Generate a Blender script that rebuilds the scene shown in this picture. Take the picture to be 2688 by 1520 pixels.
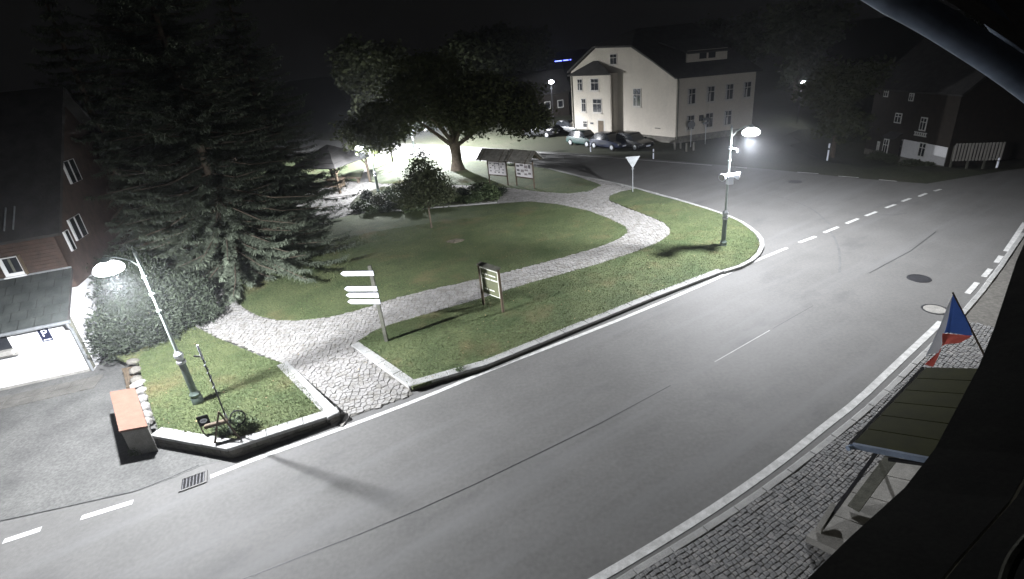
import bpy, bmesh, math, random
import numpy as np
from mathutils import Vector, Matrix
from mathutils.geometry import tessellate_polygon

# ------------------------------------------------------------------ camera, world, exposure
for o in list(bpy.data.objects): bpy.data.objects.remove(o)
SC = bpy.context.scene
COL = SC.collection
F, PITCH, ROLL, HC = 1.02310518, 0.42697846, -0.10809363, 9.716
cam = bpy.data.cameras.new('camera'); camo = bpy.data.objects.new('camera', cam); COL.objects.link(camo)
cam.sensor_width = 36.0; cam.lens = 18.0*F; cam.clip_start = 0.05; cam.clip_end = 2000
_c, _s = math.cos(ROLL), math.sin(ROLL); _cp, _sp = math.cos(PITCH), math.sin(PITCH)
RR = Matrix(((_c,-_s,0),(_s,_c,0),(0,0,1)))
RP = Matrix(((1,0,0),(0,_sp,-_cp),(0,_cp,_sp)))
CR = RP @ RR
camo.matrix_world = Matrix.Translation((0,0,HC)) @ CR.to_4x4()
SC.camera = camo
SC.render.resolution_x, SC.render.resolution_y = 1024, 579

wd = bpy.data.worlds.new('World'); SC.world = wd; wd.use_nodes = True
nt = wd.node_tree; nt.nodes.clear()
wo = nt.nodes.new('ShaderNodeOutputWorld'); bg = nt.nodes.new('ShaderNodeBackground')
sky = nt.nodes.new('ShaderNodeTexSky'); sky.sky_type = 'NISHITA'; sky.sun_disc = False
sky.sun_elevation = math.radians(2); sky.sun_rotation = math.radians(200)
bw = nt.nodes.new('ShaderNodeRGBToBW'); nt.links.new(sky.outputs[0], bw.inputs[0])
mx = nt.nodes.new('ShaderNodeMixRGB'); mx.inputs[0].default_value = 0.8
nt.links.new(sky.outputs[0], mx.inputs[1]); nt.links.new(bw.outputs[0], mx.inputs[2])
bg2 = nt.nodes.new('ShaderNodeBackground'); bg2.inputs[0].default_value = (1,1,1.03,1); bg2.inputs[1].default_value = 0.0034
ad = nt.nodes.new('ShaderNodeAddShader')
nt.links.new(mx.outputs[0], bg.inputs[0]); bg.inputs[1].default_value = 0.0004
nt.links.new(bg.outputs[0], ad.inputs[0]); nt.links.new(bg2.outputs[0], ad.inputs[1]); nt.links.new(ad.outputs[0], wo.inputs[0])
vs = SC.view_settings; vs.view_transform = 'Standard'; vs.look = 'None'; vs.exposure = 0.0; vs.gamma = 1.0
LAMP_W = 120.0      # strength of the two near street lamps
HAZE = 0.0015

# ------------------------------------------------------------------ helpers
D = 1.0439         # measured pixels to photograph pixels
def ray(px, py):
    v = Vector(((px-1344)/(1344*F), -(py-760)/(1344*F), -1.0))
    return CR @ v
def P(px, py, z=0.0):
    r = ray(px, py); t = (z-HC)/r.z
    return Vector((r.x*t, r.y*t, z))
def PL(px, py, p0, n):
    r = ray(px, py); o = Vector((0,0,HC)); n = Vector(n)
    return o + r*((Vector(p0)-o).dot(n)/r.dot(n))
def AT(px, py, Y):
    r = ray(px, py); return Vector((0,0,HC)) + r*(Y/r.y)
def lerp(a, b, t): return a+(b-a)*t
def sst(t): t = max(0.0, min(1.0, t)); return t*t*(3-2*t)
UX = [-6,-3.2,-1.2,1.7,4.05,8.2,16.8]; UZ = [.38,.38,.36,.28,.21,.15,.10]
def hu(x, y): return float(np.interp(.87*x+.5*y, UX, UZ))
def hp(x, y):
    d = (x+5.2)*-.5+(y-12.9)*.87-.45
    return .035+(hu(x,y)-.035)*sst(d/3.6)
def dip(x, y):
    r = math.hypot(x,y); a = math.degrees(math.atan2(x,y))
    return -2.9*sst((r-43.5)/12)*sst((a-29)/5)
def G(px, py, zf=hu, d=True):
    if d: px, py = px*D, py*D
    z = .2
    for i in range(12):
        p = P(px, py, z); z = zf(p.x, p.y)
    return P(px, py, z)
zero = lambda x, y: 0.0

MATS = {}
def M(name, col, rough=.8, var=.2, scale=6.0, bump=0.0, bscale=None, metal=0.0, col2=None, emit=0.0, spec=.3, fine=0.0, world=False, detail=6):
    if name in MATS: return MATS[name]
    m = bpy.data.materials.new(name); m.use_nodes = True; n = m.node_tree; MATS[name] = m
    b = n.nodes['Principled BSDF']; b.inputs['Roughness'].default_value = rough; b.inputs['Metallic'].default_value = metal
    b.inputs['Specular IOR Level'].default_value = spec
    if world:
        tc = n.nodes.new('ShaderNodeNewGeometry'); vec = tc.outputs['Position']
    else:
        tc = n.nodes.new('ShaderNodeTexCoord'); vec = tc.outputs['Object']
    no = n.nodes.new('ShaderNodeTexNoise'); no.inputs['Scale'].default_value = scale; no.inputs['Detail'].default_value = detail; no.inputs['Roughness'].default_value = .62
    n.links.new(vec, no.inputs['Vector'])
    rp = n.nodes.new('ShaderNodeValToRGB')
    c2 = col2 if col2 else tuple(c*(1-var) for c in col); c1 = col if col2 else tuple(min(1,c*(1+var)) for c in col)
    rp.color_ramp.elements[0].position = .34; rp.color_ramp.elements[0].color = (*c2,1)
    rp.color_ramp.elements[1].position = .66; rp.color_ramp.elements[1].color = (*c1,1)
    n.links.new(no.outputs['Fac'], rp.inputs[0]); out = rp.outputs[0]
    if fine > 0:
        n2 = n.nodes.new('ShaderNodeTexNoise'); n2.inputs['Scale'].default_value = scale*17; n2.inputs['Detail'].default_value = 3
        n.links.new(vec, n2.inputs['Vector'])
        mr = n.nodes.new('ShaderNodeMapRange'); mr.inputs[1].default_value=.3; mr.inputs[2].default_value=.7; mr.inputs[3].default_value = 1-fine; mr.inputs[4].default_value = 1+fine
        n.links.new(n2.outputs['Fac'], mr.inputs[0])
        mm = n.nodes.new('ShaderNodeVectorMath'); mm.operation = 'SCALE'
        n.links.new(out, mm.inputs[0]); n.links.new(mr.outputs[0], mm.inputs['Scale']); out = mm.outputs[0]
    n.links.new(out, b.inputs['Base Color'])
    if bump > 0:
        nb = n.nodes.new('ShaderNodeTexNoise'); nb.inputs['Scale'].default_value = bscale or scale*6; nb.inputs['Detail'].default_value = 4
        n.links.new(vec, nb.inputs['Vector'])
        bp = n.nodes.new('ShaderNodeBump'); bp.inputs['Strength'].default_value = bump; bp.inputs['Distance'].default_value = .02
        n.links.new(nb.outputs['Fac'], bp.inputs['Height']); n.links.new(bp.outputs[0], b.inputs['Normal'])
    if emit > 0:
        b.inputs['Emission Color'].default_value = (*col,1); b.inputs['Emission Strength'].default_value = emit
    return m

class MB:
    def __init__(s): s.v = []; s.f = []; s.smooth = False
    def add(s, vs, fs):
        k = len(s.v); s.v += [tuple(v) for v in vs]; s.f += [tuple(i+k for i in f) for f in fs]; return s
    def box(s, lo, hi, M4=None):
        x0,y0,z0 = lo; x1,y1,z1 = hi
        v = [Vector(p) for p in ((x0,y0,z0),(x1,y0,z0),(x1,y1,z0),(x0,y1,z0),(x0,y0,z1),(x1,y0,z1),(x1,y1,z1),(x0,y1,z1))]
        if M4 is not None: v = [M4 @ p for p in v]
        return s.add(v, ((0,3,2,1),(4,5,6,7),(0,1,5,4),(1,2,6,5),(2,3,7,6),(3,0,4,7)))
    def bbox(s, lo, hi, b=.02, M4=None):          # box with chamfered top edges
        x0,y0,z0 = lo; x1,y1,z1 = hi
        v = [(x0,y0,z0),(x1,y0,z0),(x1,y1,z0),(x0,y1,z0),(x0,y0,z1-b),(x1,y0,z1-b),(x1,y1,z1-b),(x0,y1,z1-b),(x0+b,y0+b,z1),(x1-b,y0+b,z1),(x1-b,y1-b,z1),(x0+b,y1-b,z1)]
        v = [Vector(p) for p in v]
        if M4 is not None: v = [M4 @ p for p in v]
        return s.add(v, ((0,3,2,1),(8,9,10,11),(0,1,5,4),(1,2,6,5),(2,3,7,6),(3,0,4,7),(4,5,9,8),(5,6,10,9),(6,7,11,10),(7,4,8,11)))
    def bar(s, a, b, w, h, up=(0,0,1)):           # rectangular bar from a to b
        a = Vector(a); b = Vector(b); d = (b-a).normalized(); up = Vector(up)
        if abs(d.dot(up)) > .98: up = Vector((0,1,0))
        x = d.cross(up).normalized()*w*.5; y = x.cross(d).normalized()*h*.5
        v = [a-x-y,a+x-y,a+x+y,a-x+y,b-x-y,b+x-y,b+x+y,b-x+y]
        return s.add(v, ((0,1,2,3),(7,6,5,4),(0,4,5,1),(1,5,6,2),(2,6,7,3),(3,7,4,0)))
    def tube(s, pts, rad, n=10, cap=True):
        pts = [Vector(p) for p in pts]
        if not isinstance(rad, (list,tuple)): rad = [rad]*len(pts)
        k = len(s.v); prev = None
        for i, p in enumerate(pts):
            d = (pts[min(i+1,len(pts)-1)]-pts[max(i-1,0)]).normalized()
            if prev is None:
                up = Vector((0,0,1)) if abs(d.z) < .9 else Vector((1,0,0)); x = d.cross(up).normalized()
            else:
                x = (prev - d*prev.dot(d)).normalized()
            prev = x; y = d.cross(x)
            for j in range(n):
                a = 2*math.pi*j/n; s.v.append(tuple(p+(x*math.cos(a)+y*math.sin(a))*rad[i]))
        for i in range(len(pts)-1):
            for j in range(n):
                a = k+i*n+j; b = k+i*n+(j+1)%n; s.f.append((a,b,b+n,a+n))
        if cap:
            s.f.append(tuple(k+j for j in reversed(range(n)))); e = k+(len(pts)-1)*n; s.f.append(tuple(e+j for j in range(n)))
        return s
    def lathe(s, prof, c=(0,0,0), n=20):          # prof: (r,z) list, about vertical axis at c
        k = len(s.v)
        for r,z in prof:
            for j in range(n):
                a = 2*math.pi*j/n; s.v.append((c[0]+r*math.cos(a), c[1]+r*math.sin(a), c[2]+z))
        for i in range(len(prof)-1):
            for j in range(n):
                a = k+i*n+j; b = k+i*n+(j+1)%n; s.f.append((a,b,b+n,a+n))
        s.f.append(tuple(k+j for j in reversed(range(n)))); e = k+(len(prof)-1)*n; s.f.append(tuple(e+j for j in range(n)))
        return s
    def prism(s, poly, z0, z1):                   # vertical prism, poly xy list
        n = len(poly); v = [(p[0],p[1],z0) for p in poly]+[(p[0],p[1],z1) for p in poly]
        f = [tuple(reversed(range(n))), tuple(range(n,2*n))]+[(i,(i+1)%n,(i+1)%n+n,i+n) for i in range(n)]
        return s.add(v, f)
    def slab(s, quad, t):                         # polygon in space thickened along its normal (backwards)
        q = [Vector(p) for p in quad]; nrm = (q[1]-q[0]).cross(q[2]-q[0]).normalized(); n = len(q)
        v = q+[p-nrm*t for p in q]
        f = [tuple(range(n)), tuple(reversed(range(n,2*n)))]+[((i+1)%n,i,i+n,(i+1)%n+n) for i in range(n)]
        return s.add(v, f)
    def build(s, name, mat, parent=None, world=False, smooth=None):
        off = parent.location if (world and parent is not None) else Vector((0,0,0))
        me = bpy.data.meshes.new(name); me.from_pydata([tuple(Vector(v)-off) for v in s.v], [], s.f)
        me.materials.append(mat); fix(me)
        if smooth if smooth is not None else s.smooth: shade(me)
        o = bpy.data.objects.new(name, me); COL.objects.link(o)
        if parent is not None: o.parent = parent
        return o
def fix(me):
    b = bmesh.new(); b.from_mesh(me); bmesh.ops.recalc_face_normals(b, faces=b.faces); b.to_mesh(me); b.free()
def shade(me, ang=40):
    b = bmesh.new(); b.from_mesh(me)
    for f in b.faces: f.smooth = True
    for e in b.edges:
        if len(e.link_faces) == 2 and e.calc_face_angle(0) > math.radians(ang): e.smooth = False
    b.to_mesh(me); b.free()
def tag(o, label, cat, group=None):
    o['label'] = label; o['category'] = cat
    if group: o['group'] = group
    return o
def thing(name, label, cat, loc=(0,0,0), rz=0.0, group=None):
    o = bpy.data.objects.new(name, None); COL.objects.link(o); o.empty_display_size = .2
    o.location = loc; o.rotation_euler = (0,0,rz)
    return tag(o, label, cat, group)
def struct(o, label=None):
    o['kind'] = 'structure'
    if label: o['label'] = label
    return o
def empty_struct(name, loc=(0,0,0)):
    o = bpy.data.objects.new(name, None); COL.objects.link(o); o.location = loc; o['kind'] = 'structure'; return o
def inst(name, me, parent, loc=(0,0,0), rot=(0,0,0), sc=(1,1,1)):
    o = bpy.data.objects.new(name, me); COL.objects.link(o); o.parent = parent; o.location = loc; o.rotation_euler = rot; o.scale = sc; return o
def copy_tree(o, parent=None):
    c = o.copy(); COL.objects.link(c); c.parent = parent
    for ch in list(o.children): copy_tree(ch, c)
    return c
def sheet(name, poly, zf, mat, step=1.0, skirt=0.0, parent=None):
    b = bmesh.new(); vs_ = [b.verts.new((p[0],p[1],0)) for p in poly]; b.faces.new(vs_)
    bmesh.ops.triangulate(b, faces=b.faces[:])
    xs = [p[0] for p in poly]; ys = [p[1] for p in poly]
    if step:
        for ax, lo, hi in ((0,min(xs),max(xs)),(1,min(ys),max(ys))):
            t = math.ceil(lo/step)*step
            while t < hi:
                no = (1,0,0) if ax == 0 else (0,1,0); co = (t,0,0) if ax == 0 else (0,t,0)
                bmesh.ops.bisect_plane(b, geom=b.verts[:]+b.edges[:]+b.faces[:], plane_co=co, plane_no=no, dist=1e-5); t += step
    for v in b.verts: v.co.z = zf(v.co.x, v.co.y)
    bmesh.ops.recalc_face_normals(b, faces=b.faces)
    if b.faces and sum(f.normal.z for f in b.faces) < 0: bmesh.ops.reverse_faces(b, faces=b.faces)
    if skirt:
        ed = [e for e in b.edges if e.is_boundary]
        r = bmesh.ops.extrude_edge_only(b, edges=ed)
        for v in [g for g in r['geom'] if isinstance(g, bmesh.types.BMVert)]: v.co.z -= skirt
    me = bpy.data.meshes.new(name); b.to_mesh(me); b.free(); me.materials.append(mat)
    o = bpy.data.objects.new(name, me); COL.objects.link(o)
    if parent: o.parent = parent
    return o
def inside(p, poly):
    x, y = p[0], p[1]; c = False; j = len(poly)-1
    for i in range(len(poly)):
        xi, yi = poly[i][0], poly[i][1]; xj, yj = poly[j][0], poly[j][1]
        if (yi > y) != (yj > y) and x < (xj-xi)*(y-yi)/(yj-yi)+xi: c = not c
        j = i
    return c
def smooth_poly(pts, it=2):
    for k in range(it):
        q = []
        for i in range(len(pts)):
            a = pts[i]; b = pts[(i+1)%len(pts)]
            q += [(a[0]*.75+b[0]*.25, a[1]*.75+b[1]*.25), (a[0]*.25+b[0]*.75, a[1]*.25+b[1]*.75)]
        pts = q
    return pts
def smooth_line(pts, it=2):
    for k in range(it):
        q = [pts[0]]
        for i in range(len(pts)-1):
            a = Vector(pts[i]); b = Vector(pts[i+1]); q += [a*.75+b*.25, a*.25+b*.75]
        pts = q+[pts[-1]]
    return [Vector(p) for p in pts]
def resample(pts, step):
    pts = [Vector(p) for p in pts]; out = [pts[0]]; acc = 0.0
    for i in range(len(pts)-1):
        a, b = pts[i], pts[i+1]; L = (b-a).length; t = step-acc
        while t <= L: out.append(a+(b-a)*(t/L)); t += step
        acc = L-(t-step)
    if (out[-1]-pts[-1]).length > step*.3: out.append(pts[-1])
    return out
def strip(name, pts, w, z, mat, parent, zf=zero):
    m = MB(); pts = [Vector((p[0],p[1],0)) for p in pts]; L = []
    for i, p in enumerate(pts):
        d = (pts[min(i+1,len(pts)-1)]-pts[max(i-1,0)]).normalized(); n = Vector((-d.y,d.x,0))*w*.5
        L += [p+n, p-n]
    v = [(p.x,p.y,zf(p.x,p.y)+z) for p in L]
    m.add(v, [(2*i,2*i+1,2*i+3,2*i+2) for i in range(len(pts)-1)])
    return m.build(name, mat, parent)
def text_mesh(txt, size, depth=.002):
    c = bpy.data.curves.new('lettering', 'FONT'); c.body = txt; c.size = size; c.extrude = depth; c.align_x = 'CENTER'; c.align_y = 'CENTER'
    o = bpy.data.objects.new('lettering', c); COL.objects.link(o)
    bpy.context.view_layer.update()
    me = bpy.data.meshes.new_from_object(o.evaluated_get(bpy.context.evaluated_depsgraph_get()))
    bpy.data.objects.remove(o); return me
def np_mesh(name, V, Fq, mat):
    me = bpy.data.meshes.new(name); k = Fq.shape[1]
    me.vertices.add(len(V)); me.vertices.foreach_set('co', np.asarray(V,np.float32).ravel())
    me.loops.add(Fq.size); me.loops.foreach_set('vertex_index', Fq.ravel().astype(np.int32))
    me.polygons.add(len(Fq)); me.polygons.foreach_set('loop_start', np.arange(0,Fq.size,k,dtype=np.int32)); me.polygons.foreach_set('loop_total', np.full(len(Fq),k,np.int32))
    me.materials.append(mat); me.update(calc_edges=True); me.validate(); return me

# ------------------------------------------------------------------ materials
m_asph = M('asphalt', (.128,.126,.122), .80, col2=(.108,.1065,.103), scale=.55, bump=.2, bscale=70, spec=.35, fine=.10, world=True, detail=8)
m_asph2 = M('old_asphalt', (.125,.125,.12), .78, col2=(.075,.075,.073), scale=.7, bump=.4, bscale=60, fine=.25, world=True, detail=9)
m_line = M('road_paint', (.60,.60,.59), .75, col2=(.38,.38,.37), scale=5, fine=.15, world=True)
m_seam = M('tar_seam', (.028,.028,.03), .6, .3)
m_grass = M('lawn_grass', (.094,.113,.050), .9, col2=(.056,.078,.033), scale=.8, bump=.8, bscale=45, fine=.45, world=True, detail=9)
m_blade = M('grass_blade', (.122,.138,.064), .85, col2=(.074,.098,.042), scale=.7, fine=.28, world=True, spec=.15, detail=8)
m_soil = M('ground_soil', (.045,.045,.028), .95, col2=(.03,.036,.018), scale=.4, bump=.6, bscale=14, fine=.3, world=True)
m_mort = M('mortar_sand', (.115,.11,.10), .95, .3, scale=9, world=True)
m_stone = M('path_stone', (.30,.292,.283), .85, col2=(.205,.20,.192), scale=2.6, bump=.5, bscale=22, fine=.2, world=True)
m_sett = M('granite_sett', (.20,.20,.20), .8, col2=(.13,.13,.13), scale=3.4, bump=.4, bscale=40, fine=.2, world=True)
m_kerb = M('granite_kerb', (.34,.34,.33), .8, col2=(.25,.25,.245), scale=3, bump=.25, bscale=40, fine=.18, world=True)
m_wall = M('wall_stone', (.17,.16,.14), .9, col2=(.075,.07,.062), scale=3.5, bump=.8, bscale=16, fine=.25, world=True)
m_conc = M('concrete', (.30,.29,.27), .9, col2=(.20,.195,.18), scale=3, bump=.3, fine=.2)
m_salm = M('salmon_slab', (.17,.094,.070), .9, col2=(.14,.077,.057), scale=4, bump=.15, fine=.12)
m_white = M('white_plaster', (.60,.60,.61), .85, .06, scale=2, bump=.15, bscale=30)
m_cream = M('cream_plaster', (.50,.46,.40), .9, col2=(.43,.395,.345), scale=.35, bump=.15, bscale=12, fine=.05, world=True)
m_pole = M('green_grey_pole', (.10,.13,.115), .45, .15, scale=6, spec=.5, metal=.2)
m_poleL = M('light_pole_paint', (.24,.28,.26), .45, .1, scale=6, spec=.5)
m_metal = M('galvanised_metal', (.42,.44,.46), .4, .15, metal=.7, scale=8)
m_dmetal = M('dark_metal', (.05,.05,.055), .5, .2, metal=.4)
m_wood = M('brown_timber', (.125,.095,.065), .8, col2=(.07,.053,.037), scale=4, bump=.3, fine=.2)
m_redwood = M('red_brown_cladding', (.082,.056,.045), .85, col2=(.048,.034,.028), scale=3, bump=.3, fine=.2)
m_gwood = M('grey_timber', (.14,.14,.115), .85, col2=(.085,.085,.07), scale=5, bump=.3, fine=.2)
m_slate = M('slate_tile', (.050,.056,.053), .7, col2=(.024,.028,.027), scale=2.2, bump=.25, fine=.2, spec=.5)
m_roof = M('dark_roof', (.045,.043,.042), .8, .3, scale=2, bump=.4, fine=.2)
m_shing = M('weathered_shingle', (.34,.325,.29), .9, col2=(.19,.18,.16), scale=3, bump=.4, fine=.25)
m_glass = M('dark_glass', (.02,.022,.026), .08, .2, spec=.6)
m_frame = M('white_frame', (.70,.70,.70), .6, .05)
m_sign = M('white_sign', (.70,.72,.80), .55, .03)
m_blue = M('sign_blue', (.012,.015,.034), .5, .1)
m_black = M('black_plastic', (.012,.012,.013), .75, .2, spec=.1)
m_rubber = M('tyre_rubber', (.018,.018,.018), .85, .2)
m_chrome = M('chrome_trim', (.65,.66,.68), .15, .05, metal=.9)
m_bark = M('bark', (.17,.135,.10), .95, col2=(.08,.065,.05), scale=5, bump=1.0, bscale=14, fine=.3)
m_needle = M('spruce_needles', (.145,.168,.125), .75, col2=(.068,.084,.058), scale=1.3, fine=.35, spec=.25)
m_yew = M('yew_needles', (.046,.058,.038), .75, col2=(.020,.026,.018), scale=2.2, fine=.35, spec=.25)
m_leaf = M('maple_leaves', (.075,.085,.030), .7, col2=(.035,.045,.016), scale=1.0, fine=.35, spec=.3)
m_leaf2 = M('hornbeam_leaves', (.085,.095,.05), .7, col2=(.04,.05,.026), scale=1.6, fine=.35, spec=.3)
m_leaf3 = M('perennial_leaves', (.095,.125,.055), .7, col2=(.05,.075,.035), scale=3, fine=.35, spec=.3)
m_dark = M('night_foliage', (.035,.042,.022), .85, .4, scale=.8, fine=.3)
def wear(m, col, lo, hi, scale, stretch=(1,1,1), ang=0.0, amt=1.0, detail=5):
    n = m.node_tree; b = n.nodes['Principled BSDF']; src = b.inputs['Base Color'].links[0].from_socket
    tc = n.nodes.new('ShaderNodeNewGeometry'); mp = n.nodes.new('ShaderNodeMapping'); mp.inputs['Rotation'].default_value = (0,0,ang); mp.vector_type = 'TEXTURE'; mp.inputs['Scale'].default_value = stretch
    no = n.nodes.new('ShaderNodeTexNoise'); no.inputs['Scale'].default_value = scale; no.inputs['Detail'].default_value = detail; no.inputs['Roughness'].default_value = .6
    mr = n.nodes.new('ShaderNodeMapRange'); mr.inputs[1].default_value = lo; mr.inputs[2].default_value = hi; mr.inputs[3].default_value = 0; mr.inputs[4].default_value = amt
    mix = n.nodes.new('ShaderNodeMixRGB'); mix.inputs[2].default_value = (*col,1)
    n.links.new(tc.outputs['Position'], mp.inputs[0]); n.links.new(mp.outputs[0], no.inputs['Vector']); n.links.new(no.outputs['Fac'], mr.inputs[0]); n.links.new(mr.outputs[0], mix.inputs[0]); n.links.new(src, mix.inputs[1]); n.links.new(mix.outputs[0], b.inputs['Base Color'])
wear(m_asph, (.150,.150,.150), .50, .68, 1.0, (14,1.1,1), math.radians(30), .6)
wear(m_asph, (.060,.060,.062), .58, .74, 1.0, (3.5,1.6,1), math.radians(32), .55, 8)
wear(m_asph2, (.05,.05,.05), .56, .70, .9, (1.6,1.2,1), 0, .7, 8)
for _m in (m_grass, m_blade): wear(_m, (.15,.118,.062), .54, .72, .42, (1,1,1), 0, .75, 9)
for _m in (m_grass, m_blade): wear(_m, (.045,.075,.028), .52, .66, .55, (1.7,1,1), 1.0, .5, 7)
wear(m_stone, (.17,.16,.14), .50, .62, 4.3, (1,1,1), 0, .6, 2)
wear(m_sett, (.27,.26,.25), .52, .60, 7.5, (1,1,1), 0, .6, 1)
wear(m_wall, (.09,.10,.06), .52, .7, 1.6, (1,1,1), 0, .6, 6)
wear(m_cream, (.30,.28,.25), .55, .75, .8, (1,1,3), 0, .5, 7)
def emitm(name, col, st):
    m = bpy.data.materials.new(name); m.use_nodes = True; n = m.node_tree; n.nodes.clear(); MATS[name] = m
    o = n.nodes.new('ShaderNodeOutputMaterial'); e = n.nodes.new('ShaderNodeEmission'); e.inputs[0].default_value = (*col,1); e.inputs[1].default_value = st
    n.links.new(e.outputs[0], o.inputs[0]); return m
m_led = emitm('lit_diffuser', (.93,.95,1.0), 5.0)
m_far = emitm('far_lit_diffuser', (.9,.93,1.0), 30.0)
m_bluelit = emitm('lit_blue_tube', (.12,.16,1.0), 9.0)

# IES photometry of a street luminaire (wide throw, cut off above the horizontal)
ies = bpy.data.texts.new('street_luminaire')
va = [0,15,30,45,55,62,68,74,79,84,88,92,100,120,150,180]
cd = [620,680,850,1200,1600,1880,1880,1480,980,560,350,230,120,36,12,4]
ies.write('IESNA:LM-63-1995\n[TEST] street\nTILT=NONE\n1 1000 1 %d 1 1 2 0 0 0\n1 1 100\n%s\n0\n%s\n' % (len(va), ' '.join(map(str,va)), ' '.join(map(str,cd))))
def lamp_light(loc, power, parent, radius=.15, col=(.94,.96,1.0), use_ies=True):
    l = bpy.data.lights.new('lamp_light', 'POINT'); l.energy = power; l.color = col; l.shadow_soft_size = radius
    if use_ies:
        l.use_nodes = True; n = l.node_tree; e = n.nodes['Emission']; i = n.nodes.new('ShaderNodeTexIES'); i.mode = 'INTERNAL'; i.ies = ies
        n.links.new(i.outputs[0], e.inputs['Strength'])
    o = bpy.data.objects.new('lamp_light', l); COL.objects.link(o); o.parent = parent; o.location = loc; return o

# ------------------------------------------------------------------ ground, roads, lawns
b = bmesh.new()
gx = list(np.arange(-70,90.1,2.5)); gy = list(np.arange(-40,130.1,2.5))
gx = [-900,-400,-150]+gx+[150,400,900]; gy = [-300,-120]+gy+[200,400,900]
vg = [[b.verts.new((x,y,-.06+dip(x,y))) for x in gx] for y in gy]
for j in range(len(gy)-1):
    for i in range(len(gx)-1): b.faces.new((vg[j][i],vg[j][i+1],vg[j+1][i+1],vg[j+1][i]))
me = bpy.data.meshes.new('ground'); b.to_mesh(me); b.free(); me.materials.append(m_soil)
ground = bpy.data.objects.new('ground', me); COL.objects.link(ground); struct(ground)

def W(lst, zf=zero): return [G(x,y,zf) for x,y in lst]
far_edge = W([(700,346),(800,352),(900,357),(1040,362),(1180,369),(1500,389),(1700,405),(1950,427),(2140,447),(2330,462)])
road_poly = [Vector((-45,-9,0)), Vector((70,-9,0)), Vector((70,33,0)), Vector((38,31.5,0)), Vector((31,31.0,0))]+list(reversed(far_edge))+[Vector((-45,90,0)), Vector((-45,20,0))]
road = struct(sheet('road', road_poly, zero, m_asph, step=4.0))
fore = struct(sheet('forecourt', W([(-420,1420),(0,1312),(170,1275),(340,1237),(440,1200),(505,1172),(600,1150),(520,1000),(330,900),(230,880),(-120,960),(-500,1100)]), lambda x,y:.006, m_asph2, step=3.0))

Lpts = [(552,1252),(675,1203),(814,1155),(930,1113),(1108,1046),(1294,968),(1498,890),(1650,830),(1800,767),(1886,729),(1972,689),(2066,651)]
strip('edge_line', smooth_line([P(x,y) for x,y in Lpts],1), .16, .008, m_line, road)
for a, bb in (((9,1422),(108,1389)),((213,1360),(349,1318)),((-190,1478),(-90,1450)),((2098,637),(2141,621)),((2163,611),(2200,596)),((2221,587),(2253,574)),((2272,567),(2301,556)),((2325,546),(2350,537)),((2368,529),(2390,521)),((2412,516),(2432,508)),((2452,502),(2470,497))):
    strip('lane_dash', [P(*a), P(*bb)], .17, .008, m_line, road)
Rpts = [(1460,1580),(1578,1515),(1749.5,1413),(1903,1316),(2047,1214),(2169,1116),(2249,1055),(2352,957),(2448,867),(2470,845)]
kl = smooth_line([P(x,y) for x,y in Rpts],1)
strip('edge_line', kl, .19, .008, m_line, road)
for a, bb in (((2539,771),(2565,742)),((2582,727),(2600,706)),((2615,690),(2628,672)),((2640,660),(2690,585))):
    strip('lane_dash', [P(*a), P(*bb)], .17, .008, m_line, road)
strip('edge_line', smooth_line(W([(1000,372),(1180,374),(1330,382),(1500,394),(1700,409),(1790,416)]),1), .16, .008, m_line, road)
for a, bb in (((1850,420),(1878,423)),((2005,433),(2058,437)),((2108,443),(2160,447)),((2210,452),(2255,456))):
    strip('lane_dash', W([a,bb]), .12, .008, m_line, road)
Sp = [(600,1535),(780,1466),(937,1406),(1101,1338),(1250,1270),(1395,1200),(1575,1111),(1690,1050),(1760,1012)]
strip('seam', [P(x,y)+Vector((random.Random(x).uniform(-.01,.01),random.Random(y).uniform(-.01,.01),0)) for x,y in Sp], .028, .004, m_seam, road)
strip('seam', [P(x,y) for x,y in ((1876,950),(2021,867))], .02, .004, m_line, road)
strip('seam', [P(x,y) for x,y in ((2030,862),(2134,803))], .02, .004, m_seam, road)
strip('seam', [P(x,y) for x,y in ((2282,717),(2328,692),(2390,659),(2457,608))], .03, .004, m_seam, road)
strip('seam', [P(x*D,y*D,0) for x,y in ((0,1311),(170,1274),(340,1236),(420,1205),(470,1183),(500,1170))], .03, .011, m_seam, fore)

m_skid = M('tyre_mark', (.100,.100,.100), .75, .2, scale=3, world=True)
for arc in ([(2172,598),(2192,625),(2203,655),(2206,690),(2203,715)],[(1990,505),(2060,520),(2130,545),(2180,590)],[(2280,560),(2330,566),(2380,560)],[(1790,560),(1840,590),(1900,610)]):
    strip('tyre_mark', smooth_line([P(*q) for q in arc],2), .09, .004, m_skid, road)
def Wz(lst, zf): return [(p.x,p.y) for p in (G(x,y,zf) for x,y in lst)]
lz = lambda x,y: hu(x,y)+.02
A = Wz([(398,1078),(382,1030),(366,985),(345,893),(400,862),(462,806),(492,822),(540,848),(600,873),(660,897),(716,915),(760,968),(806,1022),(815,1034),(760,1052),(700,1072),(600,1103),(540,1096),(470,1088)], lz)
Bp = Wz([(900,858),(940,832),(985,815),(1100,782),(1217,748),(1330,712),(1500,665),(1600,632),(1655,610),(1684,590),(1686,575),(1668,558),(1620,538),(1560,515),(1532,503),(1533,492),(1560,482),(1598,474),(1640,487),(1720,508),(1800,533),(1858,556),(1898,588),(1910,612),(1900,638),(1865,662),(1818,677),(1730,707),(1640,741),(1530,785),(1420,829),(1220,909),(1120,945),(1037,973),(960,912)], lz)
Cp = Wz([(590,690),(572,715),(585,745),(610,772),(650,793),(700,804),(760,804),(830,795),(900,778),(1000,746),(1100,722),(1217,697),(1400,650),(1500,621),(1555,600),(1578,584),(1572,569),(1530,549),(1480,530),(1400,513),(1330,506),(1250,512),(1130,521),(1000,531),(900,537),(850,548),(800,560),(740,590),(660,640)], lz)
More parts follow.
